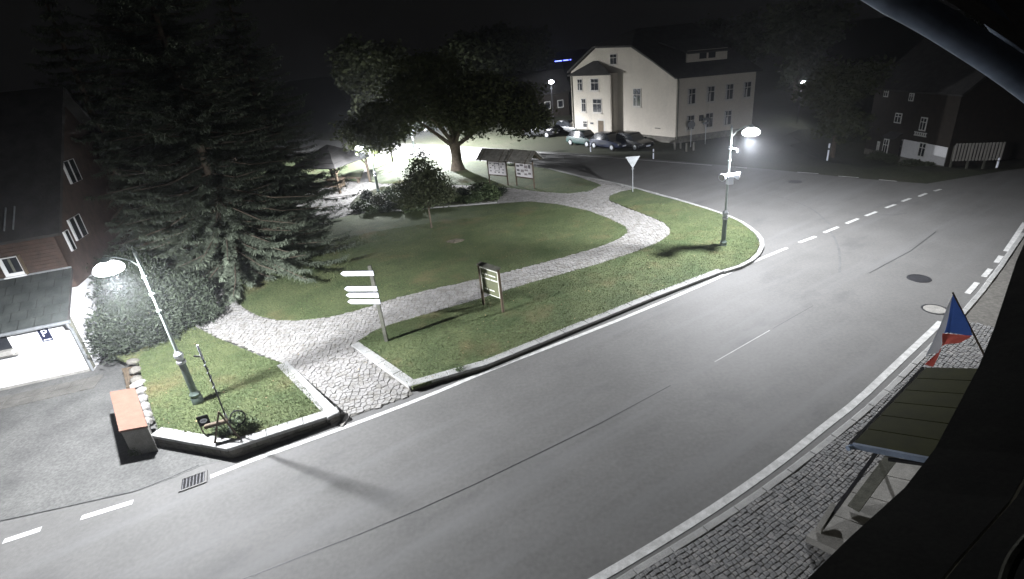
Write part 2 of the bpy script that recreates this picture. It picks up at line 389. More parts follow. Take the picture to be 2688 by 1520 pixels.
Dp = Wz([(1250,468),(1300,474),(1360,481),(1430,486),(1478,480),(1512,465),(1450,443),(1380,425),(1300,412),(1200,404),(1090,399),(940,391),(925,420),(930,455),(960,461),(1100,462)], lz)
Ep = Wz([(905,533),(1000,526),(1130,516),(1250,504),(1262,488),(1230,478),(1100,470),(960,470),(900,492),(880,515)], lz)
Fp = Wz([(345,893),(310,905),(250,880),(190,700),(250,560),(420,500),(640,470),(780,470),(700,540),(600,600),(520,660),(490,720),(478,760),(470,800),(400,862)], lz)
Gp = Wz([(560,440),(700,400),(860,389),(930,391),(915,425),(905,450),(830,462),(740,468)], lz)
lawns = []
for nm, pl in (('lawn',A),('lawn',Bp),('lawn',Cp),('lawn',Dp),('lawn',Fp),('lawn',Gp)):
    lawns.append(struct(sheet(nm, pl, lz, m_grass, step=1.5, skirt=.12)))
bed = struct(sheet('flower_bed', Ep, lambda x,y: hu(x,y)+.05, m_soil, step=1.5, skirt=.15))
park = [(p.x,p.y) for p in (G(x,y,hp) for x,y in ((868,1052),(1038,990),(900,868),(930,860),(1700,640),(1720,560),(1606,478),(1530,455),(1450,445),(1260,466),(925,458),(760,452),(600,560),(480,650),(455,790),(470,815),(716,915)))]
path = struct(sheet('path', park, lambda x,y: hp(x,y)-.02, m_mort, step=.8))

# crazy paving: Voronoi stones
R = random.Random(5)
cell = .185; seeds = {}
x0,x1 = min(p[0] for p in park), max(p[0] for p in park); y0,y1 = min(p[1] for p in park), 50.0
for j in range(int((y1-y0)/cell)+1):
    for i in range(int((x1-x0)/cell)+1):
        seeds[(i,j)] = (x0+(i+.5+R.uniform(-.36,.36))*cell, y0+(j+.5+R.uniform(-.36,.36))*cell)
lawn_polys = [A,Bp,Cp,Dp,Fp,Gp,Ep]
stones = []
def clipv(poly, mx_, my_, nx, ny):
    out = []
    for k in range(len(poly)):
        a = poly[k]; c = poly[(k+1)%len(poly)]
        da = (a[0]-mx_)*nx+(a[1]-my_)*ny; dc = (c[0]-mx_)*nx+(c[1]-my_)*ny
        if da <= 0: out.append(a)
        if (da < 0 < dc) or (dc < 0 < da):
            t = da/(da-dc); out.append((a[0]+(c[0]-a[0])*t, a[1]+(c[1]-a[1])*t))
    return out
for (i,j), s in seeds.items():
    if not inside(s, park) or any(inside(s, pl) for pl in lawn_polys): continue
    pl = [(s[0]-.5,s[1]-.5),(s[0]+.5,s[1]-.5),(s[0]+.5,s[1]+.5),(s[0]-.5,s[1]+.5)]
    for dj in (-2,-1,0,1,2):
        for di in (-2,-1,0,1,2):
            if (di or dj) and (i+di,j+dj) in seeds:
                q = seeds[(i+di,j+dj)]; nx,ny = q[0]-s[0], q[1]-s[1]; L = math.hypot(nx,ny); nx/=L; ny/=L
                g = .008+.003*(((i*7+j*13)%5)/4)
                pl = clipv(pl, (s[0]+q[0])/2-nx*g, (s[1]+q[1])/2-ny*g, nx, ny)
                if len(pl) < 3: break
        if len(pl) < 3: break
    if len(pl) >= 3: stones.append((math.hypot(s[0],s[1]), s, pl))
stones.sort(key=lambda t: t[0])
def stone_geo(m, pl, s, z):
    n = len(pl); top = [(s[0]+(p[0]-s[0])*.9, s[1]+(p[1]-s[1])*.9) for p in pl]; dz = R.uniform(-.010,.010)
    zz = [hp(p[0],p[1]) for p in pl]
    v = [(p[0],p[1],zz[k]-.03) for k,p in enumerate(pl)]+[(p[0],p[1],zz[k]-.006+dz) for k,p in enumerate(pl)]+[(p[0],p[1],zz[k]+dz+.002) for k,p in enumerate(top)]
    f = [tuple(range(2*n,3*n))]+[(k,(k+1)%n,(k+1)%n+n,k+n) for k in range(n)]+[(k+n,(k+1)%n+n,(k+1)%n+2*n,k+2*n) for k in range(n)]
    m.add(v, f)
for d_, s, pl in stones[:300]:
    m = MB(); stone_geo(m, pl, s, 0); m.build('paving_stone', m_stone, path)
m = MB()
for d_, s, pl in stones[300:]: stone_geo(m, pl, s, 0)
o = m.build('far_paving_stones', m_stone, path); o['kind'] = 'stuff'

# grass blades on the near lawns
rng = np.random.default_rng(3)
vv = []; 
for pl, dens in ((A,1300),(Bp,650),(Cp,480)):
    xs = [p[0] for p in pl]; ys = [p[1] for p in pl]; n = int((max(xs)-min(xs))*(max(ys)-min(ys))*dens)
    X = rng.uniform(min(xs),max(xs),n); Y = rng.uniform(min(ys),max(ys),n)
    c = np.zeros(n,bool); j = len(pl)-1
    for i in range(len(pl)):
        xi,yi = pl[i]; xj,yj = pl[j]
        k = ((yi>Y)!=(yj>Y)) & (X < (xj-xi)*(Y-yi)/(yj-yi+1e-12)+xi); c ^= k; j = i
    keep = c & (np.hypot(X,Y) < 33); vv.append(np.stack([X[keep],Y[keep]],1))
    # unkempt fringe along the edge
    for i in range(len(pl)):
        a = np.array(pl[i]); q = np.array(pl[(i+1)%len(pl)]); L = np.linalg.norm(q-a); kk = int(L*26)
        if kk and np.hypot(*a) < 33: vv.append(a+(q-a)*rng.uniform(0,1,(kk,1))+rng.normal(0,.03,(kk,2)))
XY = np.concatenate(vv); n = len(XY)
Z = np.interp(.87*XY[:,0]+.5*XY[:,1], UX, UZ)+.012
an = rng.uniform(0,6.283,n); w = rng.uniform(.006,.016,n); h = rng.uniform(.02,.055,n)*np.where(rng.random(n)<.12,1.7,1.0); ln = rng.normal(0,.03,(n,2))
p0 = np.stack([XY[:,0]-np.cos(an)*w, XY[:,1]-np.sin(an)*w, Z],1); p1 = np.stack([XY[:,0]+np.cos(an)*w, XY[:,1]+np.sin(an)*w, Z],1)
p2 = np.stack([XY[:,0]+ln[:,0], XY[:,1]+ln[:,1], Z+h],1)
Vv = np.stack([p0,p1,p2],1).reshape(-1,3)
go = bpy.data.objects.new('grass', np_mesh('grass', Vv, np.arange(len(Vv)).reshape(-1,3), m_blade)); COL.objects.link(go)
tag(go, 'short mown grass covering the park lawns', 'grass'); go['kind'] = 'stuff'

# fallen leaves blown over lawns and paths
vl = []; n_l = 420
Xl = rng.uniform(-13,12,6000); Yl = rng.uniform(12.5,32,6000)
for x_, y_ in zip(Xl, Yl):
    if len(vl) >= n_l: break
    inl = any(inside((x_,y_), q) for q in (A,Bp,Cp)); inp = inside((x_,y_), park)
    if not (inl or inp) or (not inl and rng.random() < .6): continue
    z_ = (hu(x_,y_)+.055) if inl else hp(x_,y_)+.014
    a_ = rng.uniform(0,6.28); s_ = rng.uniform(.022,.045); c_, q_ = math.cos(a_)*s_, math.sin(a_)*s_
    vl.append([(x_-c_,y_-q_,z_),(x_+q_*.6,y_-c_*.6,z_+rng.uniform(0,.015)),(x_+c_,y_+q_,z_+.004),(x_-q_*.6,y_+c_*.6,z_+rng.uniform(0,.015))])
Vl = np.array(vl).reshape(-1,3)
lo_ = bpy.data.objects.new('fallen_leaves', np_mesh('fallen_leaves', Vl, np.arange(len(Vl)).reshape(-1,4), M('dry_leaf',(.26,.20,.11),.8,.5,scale=1.5,world=True))); COL.objects.link(lo_)
tag(lo_, 'dry fallen leaves scattered over the lawns and paths', 'leaves'); lo_['kind'] = 'stuff'

# ------------------------------------------------------------------ retaining walls and kerbs
def wall_run(name, label, pts, zf, ztop_off=.03, th=.36, parent=None, base=0.0, side=1):
    """stone wall: face blocks in two courses under long coping stones, each stone its own mesh"""
    t = parent or thing(name, label, 'wall', (pts[0].x, pts[0].y, base))
    for i in range(len(pts)-1):
        a = Vector((pts[i].x,pts[i].y,0)); c = Vector((pts[i+1].x,pts[i+1].y,0)); d = (c-a); L = d.length; d.normalize(); n = Vector((-d.y,d.x,0))*side
        k = max(1,int(round(L/1.05)))
        for j in range(k):
            u0 = L*j/k+.006; u1 = L*(j+1)/k-.006
            q = [a+d*u0-n*.03, a+d*u1-n*.03, a+d*u1+n*th, a+d*u0+n*th]
            za = zf(*(a+d*u0).xy); zb = zf(*(a+d*u1).xy); jt = R.uniform(-.008,.008)
            zz = [za+ztop_off+jt, zb+ztop_off+jt, zb+ztop_off+jt, za+ztop_off+jt]
            ins = [q[0]+(d+n)*.012, q[1]+(-d+n)*.012, q[2]+(-d-n)*.012, q[3]+(d-n)*.012]
            v = [(p.x,p.y,zz[k2]-.10) for k2,p in enumerate(q)]+[(p.x,p.y,zz[k2]-.012) for k2,p in enumerate(q)]+[(p.x,p.y,zz[k2]) for k2,p in enumerate(ins)]
            m = MB(); m.add(v, [(3,2,1,0),(0,1,5,4),(1,2,6,5),(2,3,7,6),(3,0,4,7),(4,5,9,8),(5,6,10,9),(6,7,11,10),(7,4,8,11),(8,9,10,11)])
            m.build('coping_stone', m_kerb, t, True)
        u = 0.0
        rows = 2
        for r_ in range(rows):
            u = 0.0 if r_ == 0 else -.2
            while u < L:
                ln_ = R.uniform(.34,.62); ua = max(0,u)+.008; ub = min(L,u+ln_)-.008; u += ln_
                if ub-ua < .05: continue
                za = zf(*(a+d*ua).xy)+ztop_off-.10; zb = zf(*(a+d*ub).xy)+ztop_off-.10
                if min(za,zb) < .06: continue
                f0, f1 = r_/rows, (r_+1)/rows; pr = R.uniform(0,.03)
                pts8 = []
                for dep in (-pr+.015, th-.05):
                    pts8 += [(a+d*ua+n*dep).to_tuple()[:2]+(base-.05+(za+.05)*f0+.004,), (a+d*ub+n*dep).to_tuple()[:2]+(base-.05+(zb+.05)*f0+.004,), (a+d*ub+n*dep).to_tuple()[:2]+(base-.05+(zb+.05)*f1-.006,), (a+d*ua+n*dep).to_tuple()[:2]+(base-.05+(za+.05)*f1-.006,)]
                m = MB(); m.add(pts8, [(0,1,2,3),(7,6,5,4),(0,4,5,1),(1,5,6,2),(2,6,7,3),(3,7,4,0)]); m.build('wall_stone', m_wall, t, True)
    return t
W0, W1, W2 = [Vector((p.x,p.y,0)) for p in (P(396,1140,.41),P(597,1177,.39),P(889.5,1082,.31))]
W3 = G(752,950,hu,False)
wall_run('retaining_wall', 'low dark stone retaining wall with pale coping round the near left lawn', [W0,W1,W2,W3], hu)
M0 = G(884,868); M1 = P(1075,1013,.24); M1.z = 0
wm = [M0, M1]+[G(x,y,lambda x,y: hu(x,y)+.03) for x,y in ((1220,917),(1420,836),(1640,748),(1818,680))]
wall_run('retaining_wall', 'long low stone wall with pale coping between the strip lawn and road', [wm[0],wm[1]]+wm[2:], hu, th=.30)
kp = smooth_line(W([(1818,682),(1868,668),(1905,644),(1921,612),(1905,585),(1860,554),(1800,531),(1720,506),(1640,484),(1560,462),(1450,441),(1380,424)], lambda x,y:.1),2)
kerb = thing('kerb', 'pale granite kerb curving round the corner lawn below the lamp', 'kerb', (kp[0].x,kp[0].y,0))
kr = resample(kp, .95)
def kerb_stone(a, c, w, z0, z1, parent, name='kerb_stone', mat=None):
    d = (c-a).normalized(); n = Vector((-d.y,d.x,0))*w*.5; a = a+d*.006; c = c-d*.006; bv = .015
    q = [a-n,c-n,c+n,a+n]; nn = n.normalized()
    ins = [q[0]+(d+nn)*bv,q[1]+(nn-d)*bv,q[2]-(nn+d)*bv,q[3]+(d-nn)*bv]
    v = [(p.x,p.y,z0) for p in q]+[(p.x,p.y,z1-bv) for p in q]+[(p.x,p.y,z1) for p in ins]
    m = MB(); m.add(v, [(3,2,1,0),(0,1,5,4),(1,2,6,5),(2,3,7,6),(3,0,4,7),(4,5,9,8),(5,6,10,9),(6,7,11,10),(7,4,8,11),(8,9,10,11)])
    return m.build(name, mat or m_kerb, parent, True)
for i in range(len(kr)-1): kerb_stone(kr[i], kr[i+1], .20, -.05, .125+R.uniform(-.006,.006), kerb)
# thin edging stones round the oval lawn, and the flower bed
for nm, lab, pts in (('edging','thin pale edging line in front of the flower bed',[(870,541),(900,536),(1000,530),(1130,520),(1250,510)]),):
    e = thing(nm, lab, 'edging', tuple(G(*pts[0])))
    rs = resample(smooth_line(W(pts, hu),1), .8)
    for i in range(len(rs)-1): kerb_stone(Vector((rs[i].x,rs[i].y,0)), Vector((rs[i+1].x,rs[i+1].y,0)), .10, hu(rs[i].x,rs[i].y)-.05, hu(rs[i].x,rs[i].y)+.07, e)

# right-hand pavement: kerb stones and setts
pav = empty_struct('pavement')
kedge = [P(x,y) for x,y in ((1460,1640),(1640,1520),(1800,1425),(1950,1330),(2090,1228),(2210,1132),(2290,1066),(2390,968),(2490,868),(2600,740),(2688,610))]
kr = resample(smooth_line(kedge,1), .95)
for i in range(len(kr)-1): kerb_stone(kr[i], kr[i+1], .17, -.05, .055+R.uniform(-.004,.004), pav)
inner = [p+Vector((.5,-.85,0))*3.9 for p in kr]; outer = [p+Vector((.5,-.85,0))*.09 for p in kr]
m = MB(); k = len(kr)
m.add([(p.x,p.y,.028) for p in outer]+[(p.x,p.y,.028) for p in inner], [(i,i+1,i+1+k,i+k) for i in range(k-1)])
o = m.build('pavement_bedding', m_mort, pav)
sett = []
for i in range(k-1):
    a, c = outer[i], outer[i+1]; d = (c-a); L = d.length; d.normalize(); n = Vector((.5,-.85,0))
    rows = 30; 
    for r_ in range(rows):
        u = -.04*(r_%2)
        while u < L-.02:
            w_ = R.uniform(.08,.15); sett.append((a+d*(u+w_/2)+n*(.055+r_*.102+.02*math.sin((u+i*.95)*2.1))+Vector((R.uniform(-.01,.01),R.uniform(-.01,.01),0)), w_-.008, math.atan2(d.y,d.x)+R.uniform(-.16,.16))); u += w_
sett = [s for s in sett if s[0].length < 21]
sett.sort(key=lambda s: s[0].length if s[0].length > 7.3 else 99)
def sett_geo(m, s):
    p, w_, a = s; h_ = .096; M4 = Matrix.Translation((p.x,p.y,.04+R.uniform(-.006,.008))) @ Matrix.Rotation(a,4,'Z')
    m.bbox((-w_/2,-h_/2,-.04),(w_/2,h_/2,.012), .012, M4)
for s in sett[:300]:
    m = MB(); sett_geo(m, s); m.build('sett', m_sett, pav)
m = MB()
for s in sett[300:]: sett_geo(m, s)
o = m.build('far_setts', m_sett, pav); o['kind'] = 'stuff'

# drain grate, manhole covers
def obj_at(name, label, cat, loc, rz=0, group=None): return thing(name, label, cat, loc, rz, group)
g = obj_at('drain_grate', 'slotted iron drain grate in the road by the near corner wall', 'drain', P(508,1263)+Vector((0,0,.012)), math.radians(24))
MB().box((-.32,-.27,-.03),(.32,.27,.002)).build('pit', m_black, g)
m = MB()
for sx in (-1,1): m.box((sx*.31-.03,-.27,-.01),(sx*.31+.03,.27,.016)).box((-.28,sx*.25-.025,-.01),(.28,sx*.25+.025,.0155))
m.build('frame', m_asph, g)
for i in range(7): MB().box((-.262+i*.0833,-.225,-.01),(-.262+i*.0833+.022,.225,.008)).build('bar', m_dmetal, g)
for (px,py), lab, mt in (((2412,731),'dark round manhole cover in the middle of the main road',m_dmetal),((2454,812),'pale round manhole cover with dark rim beside the flag',m_conc),((2087,477),'small dark manhole cover far across the junction',m_dmetal)):
    t = obj_at('manhole_cover', lab, 'manhole', P(px,py)+Vector((0,0,.004)), .3)
    MB().lathe([(.40,-.01),(.40,.008),(.34,.008),(.34,-.005)], n=28).build('rim', m_dmetal, t)
    MB().lathe([(.335,-.01),(.335,.004),(.30,.007)], n=28).build('lid', mt, t)

# ------------------------------------------------------------------ street lamps
def zat(px, py, base):
    r = ray(px, py); t = math.hypot(base[0],base[1])/math.hypot(r.x,r.y); return HC+r.z*t
def street_lamp(label, base, top, head, power, group='park street lamps', added_hood=False):
    t = thing('street_lamp', label, 'street lamp', base, 0, group)
    H = top-base[2]
    MB().lathe([(.17,-.15),(.17,.05),(.15,.08),(.15,.13),(.165,.15),(.165,.18),(.13,.22),(.11,.28)], n=20).build('base_flange', m_pole, t, smooth=True)
    MB().lathe([(.105,.26),(.10,1.32)], n=18).build('lower_shaft', m_pole, t, smooth=True)
    MB().lathe([(.10,1.32),(.135,1.34),(.135,1.42),(.105,1.45),(.105,1.55),(.135,1.58),(.135,1.66),(.10,1.70),(.06,1.78)], n=18).build('collar', m_metal, t, smooth=True)
    MB().lathe([(.052,1.74),(.048,3.1),(.045,H-.02)], n=14).build('upper_shaft', m_poleL, t, smooth=True)
    for z in (H*.62,H*.73,H*.84): MB().lathe([(.05,z),(.075,z+.015),(.075,z+.06),(.05,z+.08)], n=14).build('ring', m_poleL, t, smooth=True)
    hd = Vector(head)-Vector(base); up = hd.z+.50
    a = Vector((0,0,H-.10)); c = Vector((hd.x,hd.y,up))
    MB().tube([a+Vector((0,0,-.35)), a+(c-a)*.25+Vector((0,0,-.12)), a+(c-a)*.65+Vector((0,0,.02)), c], .024, 10).build('arm', m_poleL, t, smooth=True)
    MB().lathe([(.05,H-.04),(.06,H-.01),(.03,H+.05),(.012,H+.12)], n=12).build('finial', m_poleL, t, smooth=True)
    hz = hd.z
    sh = MB().lathe([(.10,.41),(.12,.43),(.10,.48),(.05,.52),(.03,.55)], (hd.x,hd.y,hz), 24).build('lamp_shade', m_poleL, t, smooth=True)
    MB().lathe([(.18,.055),(.30,.075),(.37,.13),(.385,.20),(.34,.29),(.23,.37),(.11,.415)], (hd.x,hd.y,hz), 24).build('diffuser', m_led, t, smooth=True)
    if added_hood: MB().lathe([(.62,-.30),(.60,-.02),(.48,.30),(.20,.46),(.12,.47),(.18,.43),(.46,.28),(.58,-.02),(.60,-.30)], (hd.x,hd.y,hz), 24).build('added_hood', m_pole, t, smooth=True)  # unseen hood, added to keep this lamp's light off the tree crowns
    lamp_light((hd.x,hd.y,hz-(.46 if added_hood else .10)), power, t)
    return t
LA = Vector((-10.49,14.39,.55)); LB = Vector((10.44,23.62,.1))
street_lamp('lit street lamp on the near left lawn, left of the stone path', LA, 5.6, (-11.05,13.95,5.12), LAMP_W)
lampB = street_lamp('lit street lamp carrying loudspeakers on the corner lawn by the junction', LB, 5.65, (11.25,23.45,5.18), LAMP_W*1.05)
LC = G(994,505,hu,False); 
street_lamp('lit street lamp standing in the flower bed beside the gazebo', LC, LC.z+4.0, (LC.x-.75,LC.y-.1,LC.z+3.5), LAMP_W*.42)
LD = Vector((-9.6,63.0,0)); 
street_lamp('street lamp hidden behind the maple crown, lighting the back road', LD, 6.2, (-9.0,62.4,5.6), LAMP_W*5.5, added_hood=True)
# loudspeakers + box clamped to the corner lamp
zz = zat(1908,458,LB)
for sg, lab in ((-1,'left white horn loudspeaker on the corner lamp post'),(1,'right white horn loudspeaker on the corner lamp post')):
    t = thing('loudspeaker', lab, 'loudspeaker', (LB.x+sg*.08,LB.y-.05,zz), 0, 'loudspeakers on the corner lamp')
    dv = Vector((sg*.8,-.55,-.12)).normalized()
    MB().tube([dv*.0, dv*.10, dv*.20, dv*.34, dv*.40], [.06,.075,.11,.17,.175], 18).build('horn', m_sign, t, smooth=True)
    MB().tube([dv*.402, dv*.41], [.15,.13], 18).build('mouth', m_conc, t)
    MB().tube([dv*-.10, dv*.02], [.07,.075], 14).build('driver', m_sign, t, smooth=True)
t = thing('junction_box', 'white junction box strapped under the loudspeakers on the lamp post', 'box', (LB.x+.04,LB.y-.12,zz-.42))
MB().bbox((-.14,-.09,0),(.14,.07,.34),.02).build('housing', m_sign, t); MB().box((-.15,-.10,.34),(.15,.08,.365)).build('lid', m_sign, t)
t = thing('cable_bracket', 'small white clamp with hook on the upper part of the corner lamp', 'bracket', (LB.x,LB.y,zat(1925,392,LB)))
MB().lathe([(.06,0),(.075,.01),(.075,.11),(.06,.12)], n=14).build('clamp', m_sign, t); MB().tube([(.05,-.03,.05),(.2,-.06,.02),(.27,-.08,-.02),(.28,-.08,-.14)], .03, 8).build('hook', m_sign, t)

# ------------------------------------------------------------------ signs
SG = G(1015,896,hu,False)
t = thing('signpost', 'timber signpost with four white arrow boards at the path fork', 'signpost', SG)
HS = 3.1
MB().bbox((-.06,-.06,-.2),(.06,.06,HS),.01).build('post', m_gwood, t)
ax = Vector((-.97,.24,0)); an = Vector((-.24,-.97,0))
for z in (2.84,2.24,1.98,1.72):
    L = 1.15; h = .088; o0 = an*.075+Vector((0,0,z)); m = MB()
    prof = [(-.14,-h),(L-.12,-h),(L,0),(L-.12,h),(-.14,h)]
    q = [o0+ax*u+Vector((0,0,w)) for u,w in prof]; m.slab(q, .025)
    bdo = m.build('arrow_board', m_sign, t)
    MB().slab([o0+an*-.03+ax*u+Vector((0,0,w)) for u,w in [(-.15,-h-.012),(L-.115,-h-.012),(L+.015,0),(L-.115,h+.012),(-.15,h+.012)]], .012).build('backing', m_dmetal, bdo)
    MB().slab([o0+an*.004+ax*u+Vector((0,0,w)) for u,w in [(-.13,-h+.01),(.02,-h+.01),(.02,h-.01),(-.13,h-.01)]], .006).build('bracket_plate', m_metal, bdo)

IB0 = G(1270,800,hu,False); IB1 = G(1321,820,hu,False)
t = thing('information_board', 'green information board between two dark timber posts on the strip lawn', 'board', (IB0+IB1)/2)
d = (IB1-IB0); d.z = 0; Lb = d.length; d.normalize(); nb = Vector((d.y,-d.x,0))
if nb.dot(-IB0) < 0: nb = -nb
m_bgreen = M('board_olive', (.15,.16,.095), .6, .06, scale=3); m_bline = M('board_white_line', (.85,.85,.78), .6, .05); m_btext = M('board_text', (.16,.17,.11), .7, .1)
for p in (IB0,IB1): MB().tube([p-Vector((0,0,.2)), p+Vector((0,0,1.88))], [.06,.052], 12).build('post', m_wood, t, True)
o0 = IB0+Vector((0,0,0)); f = lambda u,z,off=0: o0+d*u+nb*off+Vector((0,0,z))
MB().slab([f(.09,.62),f(Lb-.09,.62),f(Lb-.09,1.72),f(.09,1.72)], .03).build('panel', m_bgreen, t, True)
for q in (((.07,.60),(.10,1.74)),((Lb-.10,.60),(Lb-.07,1.74)),((.10,1.71),(Lb-.10,1.74)),((.10,.60),(Lb-.10,.63))):
    MB().slab([f(q[0][0],q[0][1],.012),f(q[1][0],q[0][1],.012),f(q[1][0],q[1][1],.012),f(q[0][0],q[1][1],.012)], .03).build('frame_strip', m_bline, t, True)
for z, u0, u1, h, mt in ((1.47,.15,.44,.05,m_bline),(1.47,.48,.85,.05,m_bline),(1.28,.15,.55,.055,m_bline),(1.28,.58,.93,.055,m_bline),(1.16,.17,.8,.02,m_btext),(1.11,.17,.7,.02,m_btext),(1.04,.17,.45,.02,m_btext),(1.04,.5,.75,.02,m_btext),(.97,.17,.5,.02,m_btext),(.90,.17,.72,.02,m_btext),(.81,.19,.38,.05,m_bline),(.81,.43,.72,.05,m_bline),(.73,.19,.66,.02,m_btext),(1.63,.80,.92,.04,m_btext)):
    s_ = Lb/1.05
    MB().slab([f(u0*s_,z,.004),f(u1*s_,z,.004),f(u1*s_,z+h,.004),f(u0*s_,z+h,.004)], .003).build('print_line', mt, t, True)
MB().slab([f(-.02,1.86,.10),f(Lb+.02,1.86,.10),f(Lb+.02,1.92,-.14),f(-.02,1.92,-.14)], .03).build('cover_board', m_gwood, t, True)

YS = G(1661,508,zero,False)
t = thing('give_way_sign', 'back of a give way triangle on a post at the kerb', 'sign', YS, math.radians(-10))
MB().tube([(0,0,-.2),(0,0,2.5)], .032, 10).build('post', m_metal, t, smooth=True)
MB().slab([(-.47,-.045,2.52),(0,-.045,1.72),(.47,-.045,2.52)], .012).build('plate', m_metal, t)
for z, w in ((2.40,.36),(2.05,.17)): MB().box((-w,-.075,z-.02),(w,-.047,z+.02)).build('back_rail', m_metal, t)
MB().lathe([(.10,1.66),(.10,1.72)], (0,0,0), 10).build('clamp', m_metal, t)

# ------------------------------------------------------------------ decorated pole and tripod planter on the near corner
PB = G(612,1140,hu,False)
t = thing('ringed_pole', 'thin dark pole wound with pale wire on the near corner lawn', 'pole', PB)
zt = zat(515,907,PB)-PB.z
MB().tube([(0,0,-.2),(0,0,zt-.1)], [.026,.018], 10).build('shaft', m_dmetal, t, smooth=True)
MB().tube([(0,0,zt-.45),(0,0,zt)], [.030,.026], 12).build('cap', m_sign, t, smooth=True)
MB().tube([(0,0,.05),(0,0,.75)], [.045,.034], 12).build('sleeve', m_metal, t, smooth=True)
pts = [(math.cos(a)*.032, math.sin(a)*.032, 1.5+a/(2*math.pi)*.24) for a in np.linspace(0,2*math.pi*5,80)]
MB().tube(pts, .009, 6).build('wire', m_sign, t, smooth=True)
MB().tube([(-.05,0,zt-.35),(-.18,-.03,zt-.3)], .025, 8).build('hook', m_dmetal, t)
PT = G(598,1150,hu,False)
t = thing('tripod_planter', 'rustic timber tripod with bicycle wheel and plants on the corner lawn', 'planter', PT)
hub = Vector((.22,.0,.88))
for q in ((-.35,-.12,-.05),(.36,-.22,-.05),(.1,.38,-.05)): MB().tube([q, hub+Vector((-.2,.05,.02))], [.03,.024], 8).build('leg', m_wood, t)
MB().bbox((-.45,-.02,.50),(.16,.10,.60),.02).build('trough', m_wood, t)
wc = Vector((.40,.12,.50)); ring = [(wc.x+math.cos(a)*.20, wc.y+math.sin(a)*.08, wc.z+math.sin(a)*.19) for a in np.linspace(0,2*math.pi,33)]
wh = MB().tube(ring, .022, 8, False).build('wheel', m_rubber, t, smooth=True)
m = MB()
for a in np.linspace(0,2*math.pi,11)[:-1]: m.tube([wc, (wc.x+math.cos(a)*.19, wc.y+math.sin(a)*.08, wc.z+math.sin(a)*.18)], .005, 5)
m.build('spokes', m_metal, wh)
t.rotation_euler.z = math.radians(18)
bs = G(548,1135,hu,False)
t2 = thing('small_sign', 'small black sign with a white oval in front of the tripod planter', 'sign', bs, math.radians(22))
MB().tube([(-.13,0,-.1),(-.13,0,.62)], .02, 8).build('post', m_wood, t2)
MB().box((-.15,-.03,.28),(.15,-.012,.62)).build('board', m_black, t2)
m = MB(); m.add([(math.cos(a)*.10,-.034,.45+math.sin(a)*.075) for a in np.linspace(0,2*math.pi,25)[:-1]], [tuple(range(24))]); ov = m.build('oval', m_sign, t2)
m = MB()
for i in range(4): m.box((-.055+i*.03,-.037,.43+.008*(i%2)),(-.04+i*.03,-.0345,.47-.01*((i+1)%2)))
m.build('lettering', m_black, t2)
bl = MB()

# salmon topped block, rocks, plank step
BA = Vector((-11.60,12.50,0)); BBx = Vector((-10.92,12.60,0)); bk = Vector((-13.55,15.46,0))
t = thing('concrete_block', 'long concrete block with a salmon pink slab top at the forecourt edge', 'block', (BA+BBx)/2)
ex = (BBx-BA); wx = .70; ex.normalize(); ey = ((bk+Vector((.02,0,0)))-(BA+BBx)/2); ly = 2.75; ey.normalize()
q = [BA, BA+ex*wx, BA+ex*wx+ey*ly, BA+ey*ly]
MB().prism([(p.x,p.y) for p in q], -.1, .88).build('body', m_conc, t, True)
q2 = [BA-ex*.03-ey*.03, BA+ex*(wx+.03)-ey*.03, BA+ex*(wx+.03)+ey*(ly+.03), BA-ex*.03+ey*(ly+.03)]
MB().prism([(p.x,p.y) for p in q2], .883, .95).build('slab', m_salm, t, True)
rk = W([(347,908),(352,930),(355,950),(358,966),(362,985),(366,1003),(371,1022),(376,1042),(383,1060)], hu)
for i, p in enumerate(rk):
    b = bmesh.new(); bmesh.ops.create_icosphere(b, subdivisions=2, radius=1)
    rr_ = random.Random(40+i); ph = [rr_.uniform(0,6) for k in range(6)]
    for v in b.verts:
        c = v.co; k_ = 1+.16*math.sin(c.x*2.3+ph[0])+.14*math.sin(c.y*2.9+ph[1])+.12*math.sin(c.z*3.1+ph[2])
        v.co = Vector((c.x*.19*k_*rr_.uniform(.95,1.05), c.y*.21*k_, c.z*.14*k_))
    me = bpy.data.meshes.new('rock'); b.to_mesh(me); b.free(); me.materials.append(m_stone if i > 2 else m_wall)
    o = bpy.data.objects.new('rock', me); COL.objects.link(o); o.location = (p.x-.15,p.y,p.z-.01); o.rotation_euler.z = rr_.uniform(0,3)
    ordn = ['first','second','third','fourth','fifth','sixth','seventh','eighth','ninth'][i]
    tag(o, 'rock in the lawn edging beside the salmon block, %s from the shrub' % ordn, 'rock', 'rocks edging the near left lawn')
PK = W([(308,930),(338,925),(345,968),(318,975)], lambda x,y:.25)
t = thing('plank_step', 'brown timber plank steps between the shrub and the salmon block', 'steps', PK[0])
for i in range(4):
    a = PK[0].lerp(PK[1], i/4+.01); c = PK[0].lerp(PK[1], (i+1)/4-.01); e = PK[3].lerp(PK[2], i/4+.01); g_ = PK[3].lerp(PK[2], (i+1)/4-.01)
    m = MB(); m.slab([e,g_,c,a], .08); m.build('plank', m_wood, t, True)
for q in (0,3):
    m = MB(); m.bar(PK[q]-Vector((0,0,.1)), PK[1 if q==0 else 2]-Vector((0,0,.1)), .08, .30); m.build('bearer', m_wood, t, True)

